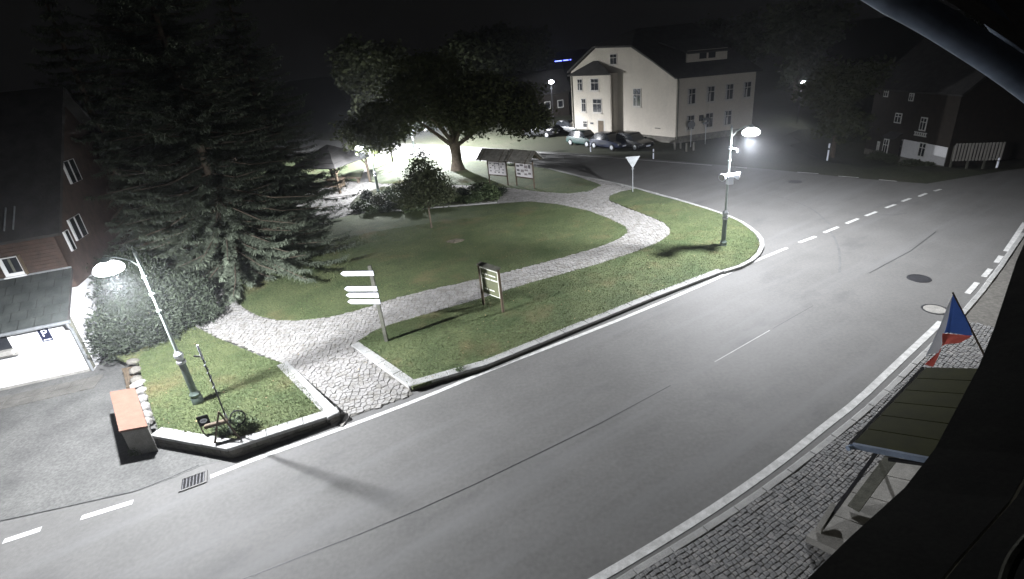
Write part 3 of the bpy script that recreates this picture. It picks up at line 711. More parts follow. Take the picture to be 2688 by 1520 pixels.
# ------------------------------------------------------------------ kiosk notice boards
def kiosk(label, pa, pb, seed):
    t = thing('notice_board', label, 'notice board', (pa+pb)/2, 0, 'roofed notice boards by the path')
    d = (pb-pa); d.z = 0; L = d.length; d.normalize(); n = Vector((d.y,-d.x,0))
    if n.dot(-pa) < 0: n = -n
    z0 = pa.z
    f = lambda u,v,z: pa+d*u+n*v+Vector((0,0,z))
    for u in (0,L): MB().bar(f(u,0,-.2), f(u,0,2.0), .11,.11).build('post', m_wood, t, True)
    MB().slab([f(.06,.02,.78),f(L-.06,.02,.78),f(L-.06,.02,1.80),f(.06,.02,1.80)], .04).build('panel', M('poster_white',(.82,.79,.80),.6,.03), t, True)
    for q in ((0,.70,L,.79),(0,1.80,L,1.88)): MB().slab([f(q[0],.05,q[1]),f(q[2],.05,q[1]),f(q[2],.05,q[3]),f(q[0],.05,q[3])], .06).build('crossbar', m_wood, t, True)
    r_ = random.Random(seed); s = L/1.45
    def pic(u,z,w,h,mt): MB().slab([f(u*s,.026,z),f((u+w)*s,.026,z),f((u+w)*s,.026,z+h),f(u*s,.026,z+h)], .004).build('print', mt, t, True)
    m_pr = M('print_grey', (.13,.12,.13), .7, .5, scale=14); m_pl = M('print_light', (.33,.30,.30), .7, .5, scale=14)
    if seed == 1:
        for u,z in ((.16,1.62),(.16,1.27),(.16,1.02),(1.16,1.62),(1.14,1.17),(1.1,.94),(.5,.94),(.8,.94),(.36,1.45),(1.0,1.38)): pic(u,z,.12,.08,m_pr)
        for u,z,w,h in ((.52,1.66,.4,.06),(.52,1.56,.05,.1),(.86,1.52,.06,.14),(.54,1.2,.05,.3),(.88,1.2,.05,.24),(.56,1.08,.36,.035)): pic(u,z,w,h,m_pr)
    else:
        for u,z,w,h,k in ((.14,1.52,.22,.13,0),(.42,1.60,.26,.12,0),(.76,1.46,.28,.22,1),(1.10,1.48,.16,.26,0),(.14,1.20,.22,.13,0),(.46,1.14,.26,.2,1),(.78,1.26,.28,.12,1),(.16,.92,.26,.14,0),(.74,.94,.24,.14,1),(1.06,1.02,.22,.14,1)): pic(u,z,w,h,(m_pr,m_pl)[k])
    # shingled gable roof: ridge along the board
    rz, ez, ov, half = 2.75, 2.0, .42, .82
    nrow, ncol = 4, 9
    for sg in (1,-1):
        for i in range(nrow):
            for j in range(ncol):
                v0 = i/nrow; v1 = (i+1.25)/nrow; u0 = -ov+(L+2*ov)*j/ncol+.006; u1 = -ov+(L+2*ov)*(j+1)/ncol-.006; li = .025+r_.uniform(0,.012)
                a = lambda u,v,k: f(u, sg*half*(1-v), ez+(rz-ez)*v+k)
                v1 = min(v1,1.0)
                q = [a(u0,v0,.03+li),a(u1,v0,.03+li),a(u1,v1,.03),a(u0,v1,.03)]
                m = MB(); m.slab(q if sg > 0 else q[::-1], .016); m.build('shingle', m_shing, t, True)
    for u in (0,L):
        MB().bar(f(u,half,ez), f(u,0,rz-.01), .07,.09).build('rafter', m_wood, t, True); MB().bar(f(u,-half,ez), f(u,0,rz-.01), .07,.09).build('rafter', m_wood, t, True)
    MB().bar(f(-ov,0,rz+.035), f(L+ov,0,rz+.035), .12,.03).build('ridge_cap', m_shing, t, True)
    return t
K1,K2,K3,K4 = [G(x,y,hu,False) for x,y in ((1286,482),(1334,487),(1357,488),(1403,495))]
kiosk('roofed white notice board with a square plan, left of the pair', K1, K2, 1)
kiosk('roofed white notice board with photographs, right of the pair', K3, K4, 2)

# ------------------------------------------------------------------ gazebo
GZ = G(862,470,hu); GZ = Vector((-14.6,47.2,hu(-14.6,47.2)))
t = thing('gazebo', 'open timber gazebo with a pyramid roof behind the big spruce', 'gazebo', GZ, math.radians(-25))
hw = 2.1
for sx in (-1,1):
    for sy in (-1,1):
        MB().bar((sx*hw,sy*hw,-.2),(sx*hw,sy*hw,2.1), .16,.16).build('post', m_wood, t)
        m = MB(); m.bar((sx*hw,sy*hw,1.5),(sx*(hw-.55),sy*hw,2.05), .09,.09).bar((sx*hw,sy*hw,1.5),(sx*hw,sy*(hw-.55),2.05), .09,.09); m.build('brace', m_wood, t)
for s in (-1,1):
    MB().bar((-hw-.1,s*hw,2.15),(hw+.1,s*hw,2.15), .14,.16).build('beam', m_wood, t); MB().bar((s*hw,-hw+.08,2.15),(s*hw,hw-.08,2.15), .13,.15).build('beam', m_wood, t)
e = hw+.5; ap = Vector((0,0,3.7))
cs = [Vector((-e,-e,2.15)),Vector((e,-e,2.15)),Vector((e,e,2.15)),Vector((-e,e,2.15))]
for i in range(4): 
    a, c = cs[i], cs[(i+1)%4]
    for k in range(5):
        v0, v1 = k/5, min(1,(k+1.15)/5); q = [a.lerp(ap,v0)+Vector((0,0,.06)), c.lerp(ap,v0)+Vector((0,0,.06)), c.lerp(ap,v1)+Vector((0,0,.03)), a.lerp(ap,v1)+Vector((0,0,.03))]
        m = MB(); m.slab(q, .025); m.build('roof_course', m_roof, t)
for s in (-1,1):
    m = MB(); m.box((-1.5,s*1.6-.2,.42),(1.5,s*1.6+.2,.47)); m.build('bench_seat', m_wood, t)
    for u in (-1.2,1.2): MB().box((u-.04,s*1.6-.18,-.02),(u+.04,s*1.6+.18,.42)).build('bench_leg', m_wood, t)
MB().box((-1.0,-.45,.72),(1.0,.45,.78)).build('table_top', m_wood, t)
for u in (-.7,.7): MB().box((u-.05,-.35,-.02),(u+.05,.35,.72)).build('table_leg', m_wood, t)

# ------------------------------------------------------------------ vegetation
def quads(C, A_, B_, mat, name):
    V_ = np.stack([C-A_-B_*.2, C+B_-A_*.15, C+A_+B_*.1, C-B_+A_*.1],1).reshape(-1,3)
    return np_mesh(name, V_, np.arange(len(V_)).reshape(-1,4), mat)
def unit(v): return v/np.linalg.norm(v,axis=1,keepdims=True)
def crown_mesh(name, lobes, n, size, mat, seed, shell=.55, clump=True, asp=.55, outw=0.0):
    g = np.random.default_rng(seed); L = np.array(lobes); vol = L[:,3]*L[:,4]*L[:,5]; k = g.choice(len(L), n//(6 if clump else 1), p=vol/vol.sum())
    d = unit(g.normal(size=(len(k),3))); r = (shell+(1-shell)*g.random(len(k)))[:,None]*(1+.12*g.normal(size=(len(k),1)))
    C = L[k,:3]+d*r*L[k,3:6]
    if clump:
        C = np.repeat(C,6,0)+g.normal(scale=size*1.5,size=(len(C)*6,3))*np.array([1,1,.6])
    m_ = len(C); a = unit(g.normal(size=(m_,3))*np.array([1,1,.5])+outw*(np.repeat(d,6,0) if clump else d)+outw*np.array([0,0,.5])); nn = unit(g.normal(size=(m_,3))*.7+np.array([0,0,.8])); b_ = unit(np.cross(nn,a))
    s = size*g.uniform(.6,1.3,(m_,1)); return quads(C, a*s, b_*s*asp, mat, name)
def limbs(m, base, h0, tips, r0, seed):
    g = random.Random(seed)
    for tp in tips:
        a = Vector(base)+Vector((0,0,h0*g.uniform(.8,1.0))); b_ = Vector(tp); mid = a.lerp(b_,.5)+Vector((g.uniform(-.4,.4),g.uniform(-.4,.4),(b_-a).length*.06))
        m.tube([a, a.lerp(mid,.55), mid, mid.lerp(b_,.6), b_], [r0,r0*.75,r0*.55,r0*.35,r0*.12], 7)
def spruce_mesh(name, H, R0, seed, mat, z0=.5, dens=1.0):
    g = np.random.default_rng(seed); Cs=[];As=[];Bs=[]; br = []
    z = z0
    while z < H-.3:
        t_ = z/H; L = R0*(1-t_)**.78*(.35+.65*min(1,(z-z0+.5)/1.2)); nb_ = int(11+g.integers(0,4))
        for k in range(nb_):
            a = g.uniform(0,6.283); l = L*g.uniform(.55,1.15); dr = -.10-.26*(1-t_)+g.normal(0,.09)
            br.append((z+g.uniform(-.1,.1),a,l,dr))
        z += .30+.22*t_
    for (z_,a,l,dr) in br:
        n_ = max(4,int(l/.16*dens*1.5)); u = np.clip(np.linspace(.10,1,n_)+g.normal(0,.02,n_),.05,1.02); dirv = np.array([math.cos(a),math.sin(a)]); side = np.array([-dirv[1],dirv[0]])
        x = np.outer(u*l,dirv); zz_ = z_+l*(dr*u+.22*u*u*u)
        for s in (-1,1,0):
            tw = (.10+.40*np.sqrt(np.clip(1-u,0,1)))*min(1.0,.45+l/3)*g.uniform(.35,1.15,n_)
            if s == 0: dx = np.outer(np.ones(n_),dirv)*.9
            else: dx = s*np.outer(np.ones(n_),side)*.85+np.outer(np.ones(n_),dirv)*.55
            dx = dx+g.normal(0,.12,dx.shape); dz = -.18+g.normal(0,.16,n_)
            A_ = np.concatenate([dx,dz[:,None]],1); A_ = unit(A_)*tw[:,None]*.5
            C = np.concatenate([x,zz_[:,None]],1)+A_+g.normal(0,.02,(n_,3))
            up = unit(np.stack([g.normal(0,.25,n_),g.normal(0,.25,n_),np.ones(n_)],1)); B_ = unit(np.cross(up,A_))*(.024+.030*g.random(n_))[:,None]
            Cs.append(C);As.append(A_);Bs.append(B_)
            # hanging twiglets
            C2 = C+A_*g.uniform(-.5,.8,(n_,1)); A2 = unit(A_+np.stack([g.normal(0,.2,n_),g.normal(0,.2,n_),-g.uniform(.05,.25,n_)],1))*(.06+.07*g.random((n_,1))); B2 = unit(np.cross(up,A2))*.017
            Cs.append(C2+A2);As.append(A2);Bs.append(B2)
    return quads(np.concatenate(Cs),np.concatenate(As),np.concatenate(Bs),mat,name), br
def tree(name, label, loc, crown_me, trunk_mb, group=None, rz=0, sc=1.0, bark=None):
    t = thing(name, label, 'tree', loc, rz, group); t.scale = (sc,sc,sc)
    trunk_mb.build('trunk', bark or m_bark, t, smooth=True)
    inst('crown', crown_me, t); return t
def spruce_trunk(H, br=None):
    m = MB(); m.tube([(0,0,-.2),(0,0,.3),(.05,0,H*.4),(0,.05,H*.75),(0,0,H-.1)], [.34,.27,.19,.1,.02], 10)
    if br:
        for (z_,a,l,dr) in br[::2]:
            d_ = Vector((math.cos(a),math.sin(a),0)); m.tube([Vector((0,0,z_)), d_*l*.5+Vector((0,0,z_+l*(dr*.5+.03))), d_*l*.92+Vector((0,0,z_+l*(dr*.92+.17)))], [.045,.03,.008], 5, False)
    return m
sp1, br1 = spruce_mesh('spruce_crown', 17, 6.4, 11, m_needle, .6, 2.1)
S1 = G(625,672); S1 = Vector((-14.3,26.6,.45))
tree('spruce_tree', 'big blue green spruce with drooping boughs beside the oval lawn', S1, sp1, spruce_trunk(17,br1), 'spruces by the left house')
sp2, br2 = spruce_mesh('spruce_crown', 14, 4.3, 12, m_needle, .5, 1.9)
tree('spruce_tree', 'spruce beside the left house, behind the near street lamp', (-18.6,26.5,.4), sp2, spruce_trunk(14,br2), 'spruces by the left house', .7)
sp3, br3 = spruce_mesh('spruce_crown', 15, 4.9, 13, m_needle, .5, 1.9)
tree('spruce_tree', 'dark spruce reaching in front of the gazebo', (-14.2,34.5,.3), sp3, spruce_trunk(15,br3), 'spruces by the left house', 1.9)
tree('spruce_tree', 'dim tall spruce furthest back behind the others', (-22,38,.3), sp1, spruce_trunk(17), 'spruces by the left house', 2.6, 1.1)
# yew shrub by the white wall: many upright sprays
yw = crown_mesh('shrub_crown', [(-.1,-.2,1.1,1.15,1.1,1.15),(.5,.7,1.4,1.25,1.2,1.25),(1.2,1.5,1.3,1.2,1.2,1.1),(0,1.2,2.3,1.1,1.1,1.1),(-.4,-.6,.7,.8,.8,.7),(.8,.0,.7,.9,.8,.7),(1.9,1.3,.7,.8,.8,.55),(-.5,.8,1.9,.9,.9,1.2),(-.9,1.9,2.6,1.0,1.0,1.0)], 34000, .10, m_yew, 21, .55, True, .26, .9)
t = thing('yew_shrub', 'broad bushy yew shrub growing against the white wall', 'shrub', (-15.25,19.2,.2)); inst('crown', yw, t)
m = MB(); limbs(m, (0,0,-.3), .5, [(-.6,-.4,1.2),(.9,.6,1.6),(1.8,1.4,1.4),(.2,.9,2.2),(1.2,.1,1.0)], .07, 3); m.build('trunk', m_bark, t)
# young tree on the oval lawn
BT = G(1133,598,hu,False)
bt = crown_mesh('tree_crown', [(0,0,2.2,1.9,1.7,.8),(0,0,2.9,1.6,1.5,.8),(.05,0,3.6,1.15,1.1,.75),(0,0,4.3,.55,.55,.6),(-1.1,-.2,1.8,.8,.8,.5),(1.15,.2,1.9,.8,.8,.55)], 13000, .075, m_leaf2, 31, .35)
m = MB(); m.tube([(0,0,-.2),(0,0,.4),(.02,0,1.4),(0,0,3.9)], [.07,.055,.05,.012], 8); limbs(m, (0,0,0), 1.5, [(math.cos(a)*1.1,math.sin(a)*1.1,1.9+.3*(i%3)) for i,a in enumerate(np.linspace(0,6.28,9)[:-1])], .025, 5)
tree('young_tree', 'small round crowned tree on a thin stem in the oval lawn', BT, bt, m)
# maple
MP = G(1202,446,hu,False)
ml = []
g = random.Random(8)
for i in range(44):
    a = g.uniform(0,6.28); r_ = 7.6*math.sqrt(g.uniform(.02,1)); ml.append((math.cos(a)*r_-.3, math.sin(a)*r_, g.uniform(3.0,4.4)+(8.2-r_)*g.uniform(.0,1.15), g.uniform(1.8,2.9), g.uniform(1.8,2.9), g.uniform(.8,1.5)))
mc = crown_mesh('tree_crown', ml, 78000, .16, m_leaf, 41, .3)
m = MB(); m.tube([(0,0,-.2),(0,0,.1),(0,0,.7),(.05,0,1.6),(0,0,2.5)], [.85,.68,.50,.46,.52], 14); limbs(m, (0,0,0), 2.5, [(l[0]*.8,l[1]*.8,l[2]) for l in ml[:14]], .22, 9)
tree('maple_tree', 'huge spreading maple with thick pale trunk behind the notice boards', MP, mc, m)
# sapling
SP = G(988,407,hu); sc_ = crown_mesh('tree_crown', [(0,0,3.0,1.3,1.3,.9),(.2,0,3.9,1.0,1.0,.9)], 2500, .11, m_leaf, 51, .3)
m = MB(); m.tube([(0,0,-.2),(0,0,1.5),(.05,0,3.6)], [.09,.07,.02], 8); tree('sapling', 'thin stemmed sapling under the maple by the back road', SP, sc_, m)
# flower bed plants
fm = []
for k in range(4):
    fm.append(crown_mesh('foliage', [(0,0,.35,.75,.6,.38),(.35,.2,.45,.5,.5,.4),(-.35,-.1,.3,.5,.45,.32),(.05,.1,.65,.4,.4,.3)], 1500, .075, (m_leaf3,m_yew,m_leaf3,m_leaf2)[k], 60+k, .4))
ordn = ['first','second','third','fourth','fifth','sixth','seventh','eighth','ninth','tenth','eleventh','twelfth','thirteenth','fourteenth','fifteenth','sixteenth','seventeenth','eighteenth']
bp_ = sorted([(905,520,.8),(925,498,.9),(935,527,.75),(955,507,1.0),(975,490,.9),(980,525,.8),(1003,507,1.1),(1010,480,1.1),(1030,525,.8),(1045,495,1.2),(1075,515,.9),(1100,495,1.0),(1135,500,.9),(1165,492,.9),(1190,502,.85),(1205,485,1.15),(1232,492,1.2),(1248,483,.9)])
for i,(x,y,s) in enumerate(bp_):
    p = G(x,y+8); t = thing('bed_plant', 'leafy bushy plant in the flower bed, %s from its left end' % ordn[i], 'plant', (p.x,p.y,p.z+.02), i*1.3, 'plants in the flower bed'); t.scale = (s*1.15,s*1.15,s*1.0)
    inst('foliage', fm[i%4], t)
# plants on the tripod planter and a weed at the wall
wv_ = crown_mesh('foliage', [(0,0,.3,.28,.22,.28),(.15,.05,.15,.25,.2,.18)], 700, .04, m_leaf3, 71, .3)
for (p, lab, s) in ((G(636,1128,hu,False),'bushy green plant growing through the bicycle wheel planter',1.1),(G(585,1140,hu,False),'low green plant under the tripod planter trough',.8),(P(1209,985,0),'weed tuft growing at the foot of the long road wall',.7),(P(356,1195,0),'dry weed tuft at the foot of the salmon block',.55)):
    t = thing('plant', lab, 'plant', p); t.scale = (s,s,s); inst('foliage', wv_, t)
# small pale soil mound on the lawn
mp = G(1145,607,hu); b = bmesh.new(); bmesh.ops.create_uvsphere(b, u_segments=20, v_segments=10, radius=1)
for v in b.verts: v.co = Vector((v.co.x*.52*(1+.1*math.sin(v.co.y*5)), v.co.y*.34*(1+.2*math.cos(v.co.x*6)), max(-.02,v.co.z*.07*(1+.2*math.sin(v.co.x*9+v.co.y*7)))))
me = bpy.data.meshes.new('molehill'); b.to_mesh(me); b.free(); me.materials.append(M('loose_earth',(.13,.115,.085),.95,.4,scale=9,bump=.8,bscale=25)); o = bpy.data.objects.new('molehill', me); COL.objects.link(o); o.location = (mp.x,mp.y,mp.z+.02)
tag(o, 'pale flat heap of earth on the oval lawn', 'mound')

# ------------------------------------------------------------------ left house with white wing
e1 = Vector((.962,.272,0)).normalized(); e2 = Vector((-e1.y,e1.x,0)); C0 = Vector((-16.57,18.07,0))
hl = thing('timber_house', 'brown timber house with white ground floor wing at the left edge', 'house', C0)
f = lambda u,v,z: C0+e1*u+e2*v+Vector((0,0,z))
def pbox(name, mat, u0,u1,v0,v1,z0,z1, parent=None, th=hl):
    m = MB(); q = [f(u0,v0,z0),f(u1,v0,z0),f(u1,v1,z0),f(u0,v1,z0),f(u0,v0,z1),f(u1,v0,z1),f(u1,v1,z1),f(u0,v1,z1)]
    m.add(q, ((0,3,2,1),(4,5,6,7),(0,1,5,4),(1,2,6,5),(2,3,7,6),(3,0,4,7)))
    p = parent or th; o = m.build(name, mat, None); 
    for v in o.data.vertices: v.co -= th.location
    o.parent = p; return o
VD = 1.55      # depth of the pent roofed wing
def poly_wall(name, mat, pts, th_, parent=hl):
    m = MB(); m.slab(pts, th_); return m.build(name, mat, parent, True)
poly_wall('wall', m_white, [f(-9,0,0),f(0,0,0),f(0,0,2.36),f(-9,0,2.36)], .25)
poly_wall('side_wall', m_white, [f(.003,.25,-.02),f(.003,10,-.02),f(.003,10,2.95),f(.003,VD,2.95),f(.003,.25,2.5)], .25)
pbox('plinth', m_conc, -9,.03,-.03,-.003,-.05,.10)
# window with shutters left of the sign
wp = [PL(x,y,C0,e2) for x,y in ((-40,905),(45,880))]
uu = [(p-C0).dot(e1) for p in wp]
wn = pbox('window', m_frame, -3.3,-1.88,-.06,.0,1.42,2.2); pbox('pane', m_glass, -3.2,-2.0,-.075,-.061,1.58,2.12, wn); pbox('sill', m_conc, -3.35,-1.82,-.22,-.062,1.36,1.42, wn)
fb = pbox('flower_box', m_conc, -3.2,-1.95,-.30,-.08,1.425,1.60)
# parking sign
pc = [PL(x,y,C0,e2) for x,y in ((97,863),(128,856),(116,897),(142,888))]
su0, su1 = -1.08, -.70; sz0, sz1 = 1.56, 2.12
sg_ = thing('parking_sign', 'blue parking sign with white P on the white wing wall', 'sign', f((su0+su1)/2,-.03,sz0))
def spbox(name, mat, *a): return pbox(name, mat, *a, th=sg_)
spbox('border', m_sign, su0,su1,-.035,-.002,sz0,sz1); spbox('plate', m_blue, su0+.018,su1-.018,-.042,-.036,sz0+.018,sz1-.018)
tm = text_mesh('P', .40, .002); tm.materials.append(m_sign)
o = bpy.data.objects.new('letter', tm); COL.objects.link(o); o.parent = sg_; o.matrix_local = Matrix.Translation(f((su0+su1)/2,-.046,sz0+.34)-sg_.location) @ Matrix((( e1.x,0,-e2.x,0),(e1.y,0,-e2.y,0),(0,1,0,0),(0,0,0,1)))
spbox('caption', m_sign, su0+.07,su1-.07,-.046,-.043,sz0+.07,sz0+.10)
# pent roof of slates: each slate its own piece
ru0, ru1 = -9.0, .12; vz0, vz1 = -.30, VD; z0_, z1_ = 2.30, 3.74
pbox_q = [f(ru0,vz0,z0_),f(ru1,vz0,z0_),f(ru1,vz1,z1_),f(ru0,vz1,z1_)]
pr_ = poly_wall('pent_roof', m_roof, pbox_q, .10)
nr = 6; sl = Vector(f(0,vz1,z1_)-f(0,vz0,z0_)); nrm = e1.cross(sl).normalized()
if nrm.z < 0: nrm = -nrm
for i in range(nr):
    for j in range(10):
        u0 = ru1-(j+1)*.52+.26*(i%2); u1 = u0+.51
        if u1 > ru1: u1 = ru1
        a = lambda u,t_,k: f(u,vz0+(vz1-vz0)*t_,z0_+(z1_-z0_)*t_)+nrm*k
        t0, t1 = i/nr, min(1,(i+1.12)/nr); jt = R.uniform(0,.004)
        m = MB(); m.slab([a(u0+.008,t0,.052+jt),a(u1-.008,t0,.052+jt),a(u1-.008,t1,.018),a(u0+.008,t1,.018)], .012); o = m.build('slate', m_slate, None)
        for v in o.data.vertices: v.co -= hl.location
        o.parent = pr_
pbox('flashing', m_metal, ru0,ru1,VD-.02,VD+.02,z1_+.01,z1_+.07)
m = MB(); m.tube([f(ru0,vz0-.05,2.25),f(.18,vz0-.05,2.27)], .065, 10); m.build('gutter', m_metal, hl, True, True)
m = MB(); m.tube([f(.06,vz0-.05,2.24),f(.06,vz0-.03,2.08),f(-.02,-.06,1.86),f(-.02,-.06,.02)], .05, 10); m.build('downpipe', m_metal, hl, True, True)
pbox('corner_board', m_gwood, -.10,.045,-.05,.12,.1,2.30)
# upper storey: horizontal boards, roof, gable
EZ = 5.35; RZ = 10.2; VM = 6.6
poly_wall('upper_wall', m_redwood, [f(-9,VD+.05,3.2),f(0,VD+.05,3.2),f(0,VD+.05,EZ+.3),f(-9,VD+.05,EZ+.3)], .2)
gw = poly_wall('gable_wall', m_redwood, [f(0,VD+.05,2.96),f(0,11.6,2.96),f(0,11.6,EZ),f(0,VM,RZ-.1),f(0,VD+.05,EZ)], .2)
for i in range(13):
    z = 3.80+i*.135; pbox('board', m_redwood, -9,.02,VD+.015,VD+.052,z,z+.125)
u_ = -3.05
wq = [PL(x,y,f(0,VD,0),e2)-C0 for x,y in ((7,677),(50,665),(28,737),(70,718))]
wu0, wu1 = wq[2].dot(e1)-.02, wq[3].dot(e1)+.02; wz0, wz1 = max(3.85,wq[2].z), wq[0].z
wn = pbox('window', m_frame, wu0,wu1,VD-.10,VD+.01,wz0,wz1); pbox('pane', m_glass, wu0+.15,wu1-.03,VD-.115,VD-.101,wz0+.12,wz1-.03, wn); pbox('sill', m_frame, wu0-.03,wu1+.03,VD-.2,VD-.102,wz0-.05,wz0, wn); pbox('casing', m_wood, wu1+.002,wu1+.06,VD-.12,VD+.01,wz0-.04,wz1+.05, wn); pbox('pane_strip', m_gwood, (wu0+wu1)/2,(wu0+wu1)/2+.08,VD-.13,VD-.116,wz0+.14,wz1-.05, wn)
rf = poly_wall('roof', m_roof, [f(-9.2,VD-.45,EZ-.12),f(.45,VD-.45,EZ-.12),f(.45,VM,RZ),f(-9.2,VM,RZ)], .16)
poly_wall('roof_back', m_roof, [f(.45,11.9,EZ-.4),f(-9.2,11.9,EZ-.4),f(-9.2,VM,RZ-.01),f(.45,VM,RZ-.01)], .16)
for i in range(9):
    u = -1.0-i*.28; a = lambda t_,k: f(u,VD-.45+(VM-VD+.45)*t_,EZ-.12+(RZ-EZ+.12)*t_+k)
    m = MB(); m.bar(a(.06,.03),a(.20,.03),.035,.04); o = m.build('snow_guard', m_metal, None)
    for v in o.data.vertices: v.co -= hl.location
    o.parent = rf
# dormer skylight at the frame edge
m = MB(); a = lambda u,t_,k: f(u,VD-.45+(VM-VD+.45)*t_,EZ-.12+(RZ-EZ+.12)*t_+k)
m.slab([a(-3.6,.24,.10),a(-2.75,.24,.10),a(-2.75,.42,.10),a(-3.6,.42,.10)], .12); sk = m.build('skylight', m_frame, hl, True)
m = MB(); m.slab([a(-3.5,.26,.115),a(-2.83,.26,.115),a(-2.83,.41,.115),a(-3.5,.41,.115)], .01); o = m.build('pane', m_glass, None)
for v in o.data.vertices: v.co -= hl.location
o.parent = sk
# gable windows: white frames (verticals catch the light)
for (v0,v1,z0,z1,k) in ((3.0,4.1,4.42,5.3,3),(4.6,5.7,6.45,7.35,3),(2.3,2.7,4.2,5.0,2)):
    w_ = pbox('window', m_frame, .0,.06,v0,v1,z0,z1)
    for i in range(k-1):
        a0 = v0+.10+(v1-v0-.10)*i/(k-1); a1 = v0+(v1-v0-.0)*(i+1)/(k-1)-.10; pbox('pane', m_glass, .061,.07,a0,a1,z0+.01,z1-.01, w_)
# paving slabs along the front
m_pslab = M('paving_concrete', (.135,.13,.12), .9, col2=(.085,.082,.075), scale=2, world=True, fine=.2)
ps = empty_struct('paving_strip', C0)
for r_ in range(2):
    for i in range(18):
        u0 = .55-i*.5; v0 = -.72-r_*.5+.04
        m = MB(); q = [f(u0-.475,v0-.44,0),f(u0,v0-.44,0),f(u0,v0+.03,0),f(u0-.475,v0+.03,0)]
        m.prism([(p.x,p.y) for p in q], -.05, .035+R.uniform(-.003,.004)); o = m.build('paving_slab', m_pslab, None)
        for v in o.data.vertices: v.co -= C0
        o.parent = ps

# ------------------------------------------------------------------ white building across the junction
C = Vector((17.25,51.37,0)); dl = Vector((math.cos(math.radians(120)),math.sin(math.radians(120)),0)); dr = Vector((math.cos(math.radians(7)),math.sin(math.radians(7)),0))
nl = Vector((-dl.y,dl.x,0)); nl = nl if nl.dot(-C) > 0 else -nl; nr_ = Vector((dr.y,-dr.x,0))
wb = thing('plastered_building', 'large pale plastered building with half hipped gable across the junction', 'building', C)
LL, LR = 15.6, 7.9
g = lambda t,o,z: C+dl*t+nl*o+Vector((0,0,z))
h = lambda t,o,z: C+dr*t+nr_*o+Vector((0,0,z))
WP = lambda name, mat, pts, th_, parent=wb: poly_wall(name, mat, pts, th_, parent)
WP('gable_wall', m_cream, [g(LL,0,.5),g(0,0,.5),g(0,0,6.05),g(5.6,0,8.75),g(11.2,0,9.0),g(LL,0,6.75)], .4)
WP('long_wall', m_cream, [h(0,0,.5),h(LR,0,.5),h(LR,0,5.75),h(0,0,5.95)], .4)
WP('plinth', m_wall, [h(-.02,.05,-.1),h(LR,.05,-.1),h(LR,.05,.55),h(-.02,.05,.55)], .4)
WP('plinth', m_wall, [g(LL,.05,-.1),g(-.02,.05,-.1),g(-.02,.05,.5),g(LL,.05,.35)], .4)
far = Vector((.3,1,0)).normalized()
WP('end_wall', m_cream, [h(LR,0,0),h(LR,0,0)+far*14,h(LR,0,5.5)+far*14,h(LR,0,5.75)], .4)
# roof
rg0 = g(8.2,0,10.3)+dr*2.2; rg1 = g(8.2,0,10.3)+dr*(LR+.4)
ov = Vector((0,0,.12))
WP('roof', m_roof, [h(-.35,.45,5.95),h(LR+.4,.45,5.75),rg1+ov,rg0+ov,g(5.5,.3,8.86)+ov], .15)
WP('roof_hip', m_roof, [g(5.5,.3,8.86)+ov,rg0+ov,g(11.3,.3,9.1)+ov], .12)
WP('roof_back', m_roof, [g(LL+.3,.35,6.7)+ov,g(11.3,.3,9.1)+ov,rg0+ov,rg1+ov,g(LL+.3,-8,6.6)+ov], .12)
# verge boards
m = MB(); m.bar(g(-.2,.32,5.98),g(5.5,.32,8.84),.10,.16); m.bar(g(5.5,.32,8.86),g(11.3,.32,9.08),.10,.14); m.bar(g(11.3,.32,9.06),g(LL+.25,.32,6.72),.10,.16); m.build('verge_board', m_roof, wb, True)
m = MB(); m.tube([h(-.3,.5,5.9),h(LR+.3,.5,5.7)], .08, 8); m.build('gutter', m_dmetal, wb, True)
m = MB(); m.tube([h(-.1,.45,5.86),h(.12,.12,5.5),h(.12,.10,.3)], .07, 8); m.build('downpipe', m_gwood, wb, True)
# dormer: long shed dormer with pale cheeks
rs_ = lambda t,k: h(t, .45-(.45+ (h(0,0,0)-rg0).length*0), 0)
def onroof(t, s, k=0):    # t along long wall, s up the slope 0..1
    a = h(t,.45,5.95-.2*t/LR); c = rg0+(rg1-rg0)*max(0,min(1,(t-2.2)/(LR-1.8))); return a.lerp(c,s)+Vector((0,0,.15+k))
dm = WP('dormer_front', m_cream, [onroof(2.3,.22),onroof(6.3,.22),onroof(6.3,.22,1.0),onroof(2.3,.22,1.0)], .3)
for t0 in (3.5,4.4): 
    m = MB(); m.slab([onroof(t0,.22,.22)+nr_*.03,onroof(t0+.7,.22,.22)+nr_*.03,onroof(t0+.7,.22,.86)+nr_*.03,onroof(t0,.22,.86)+nr_*.03], .05); o = m.build('window', m_glass, None)
    for v in o.data.vertices: v.co -= wb.location
    o.parent = dm
WP('dormer_roof', m_roof, [onroof(2.0,.17,1.05),onroof(6.6,.17,1.05),onroof(6.6,.62,.25),onroof(2.0,.62,.25)], .12)
rcw = random.Random(4); m_pstrip = M('pale_strip', (.40,.40,.40), .9, .15, scale=9)
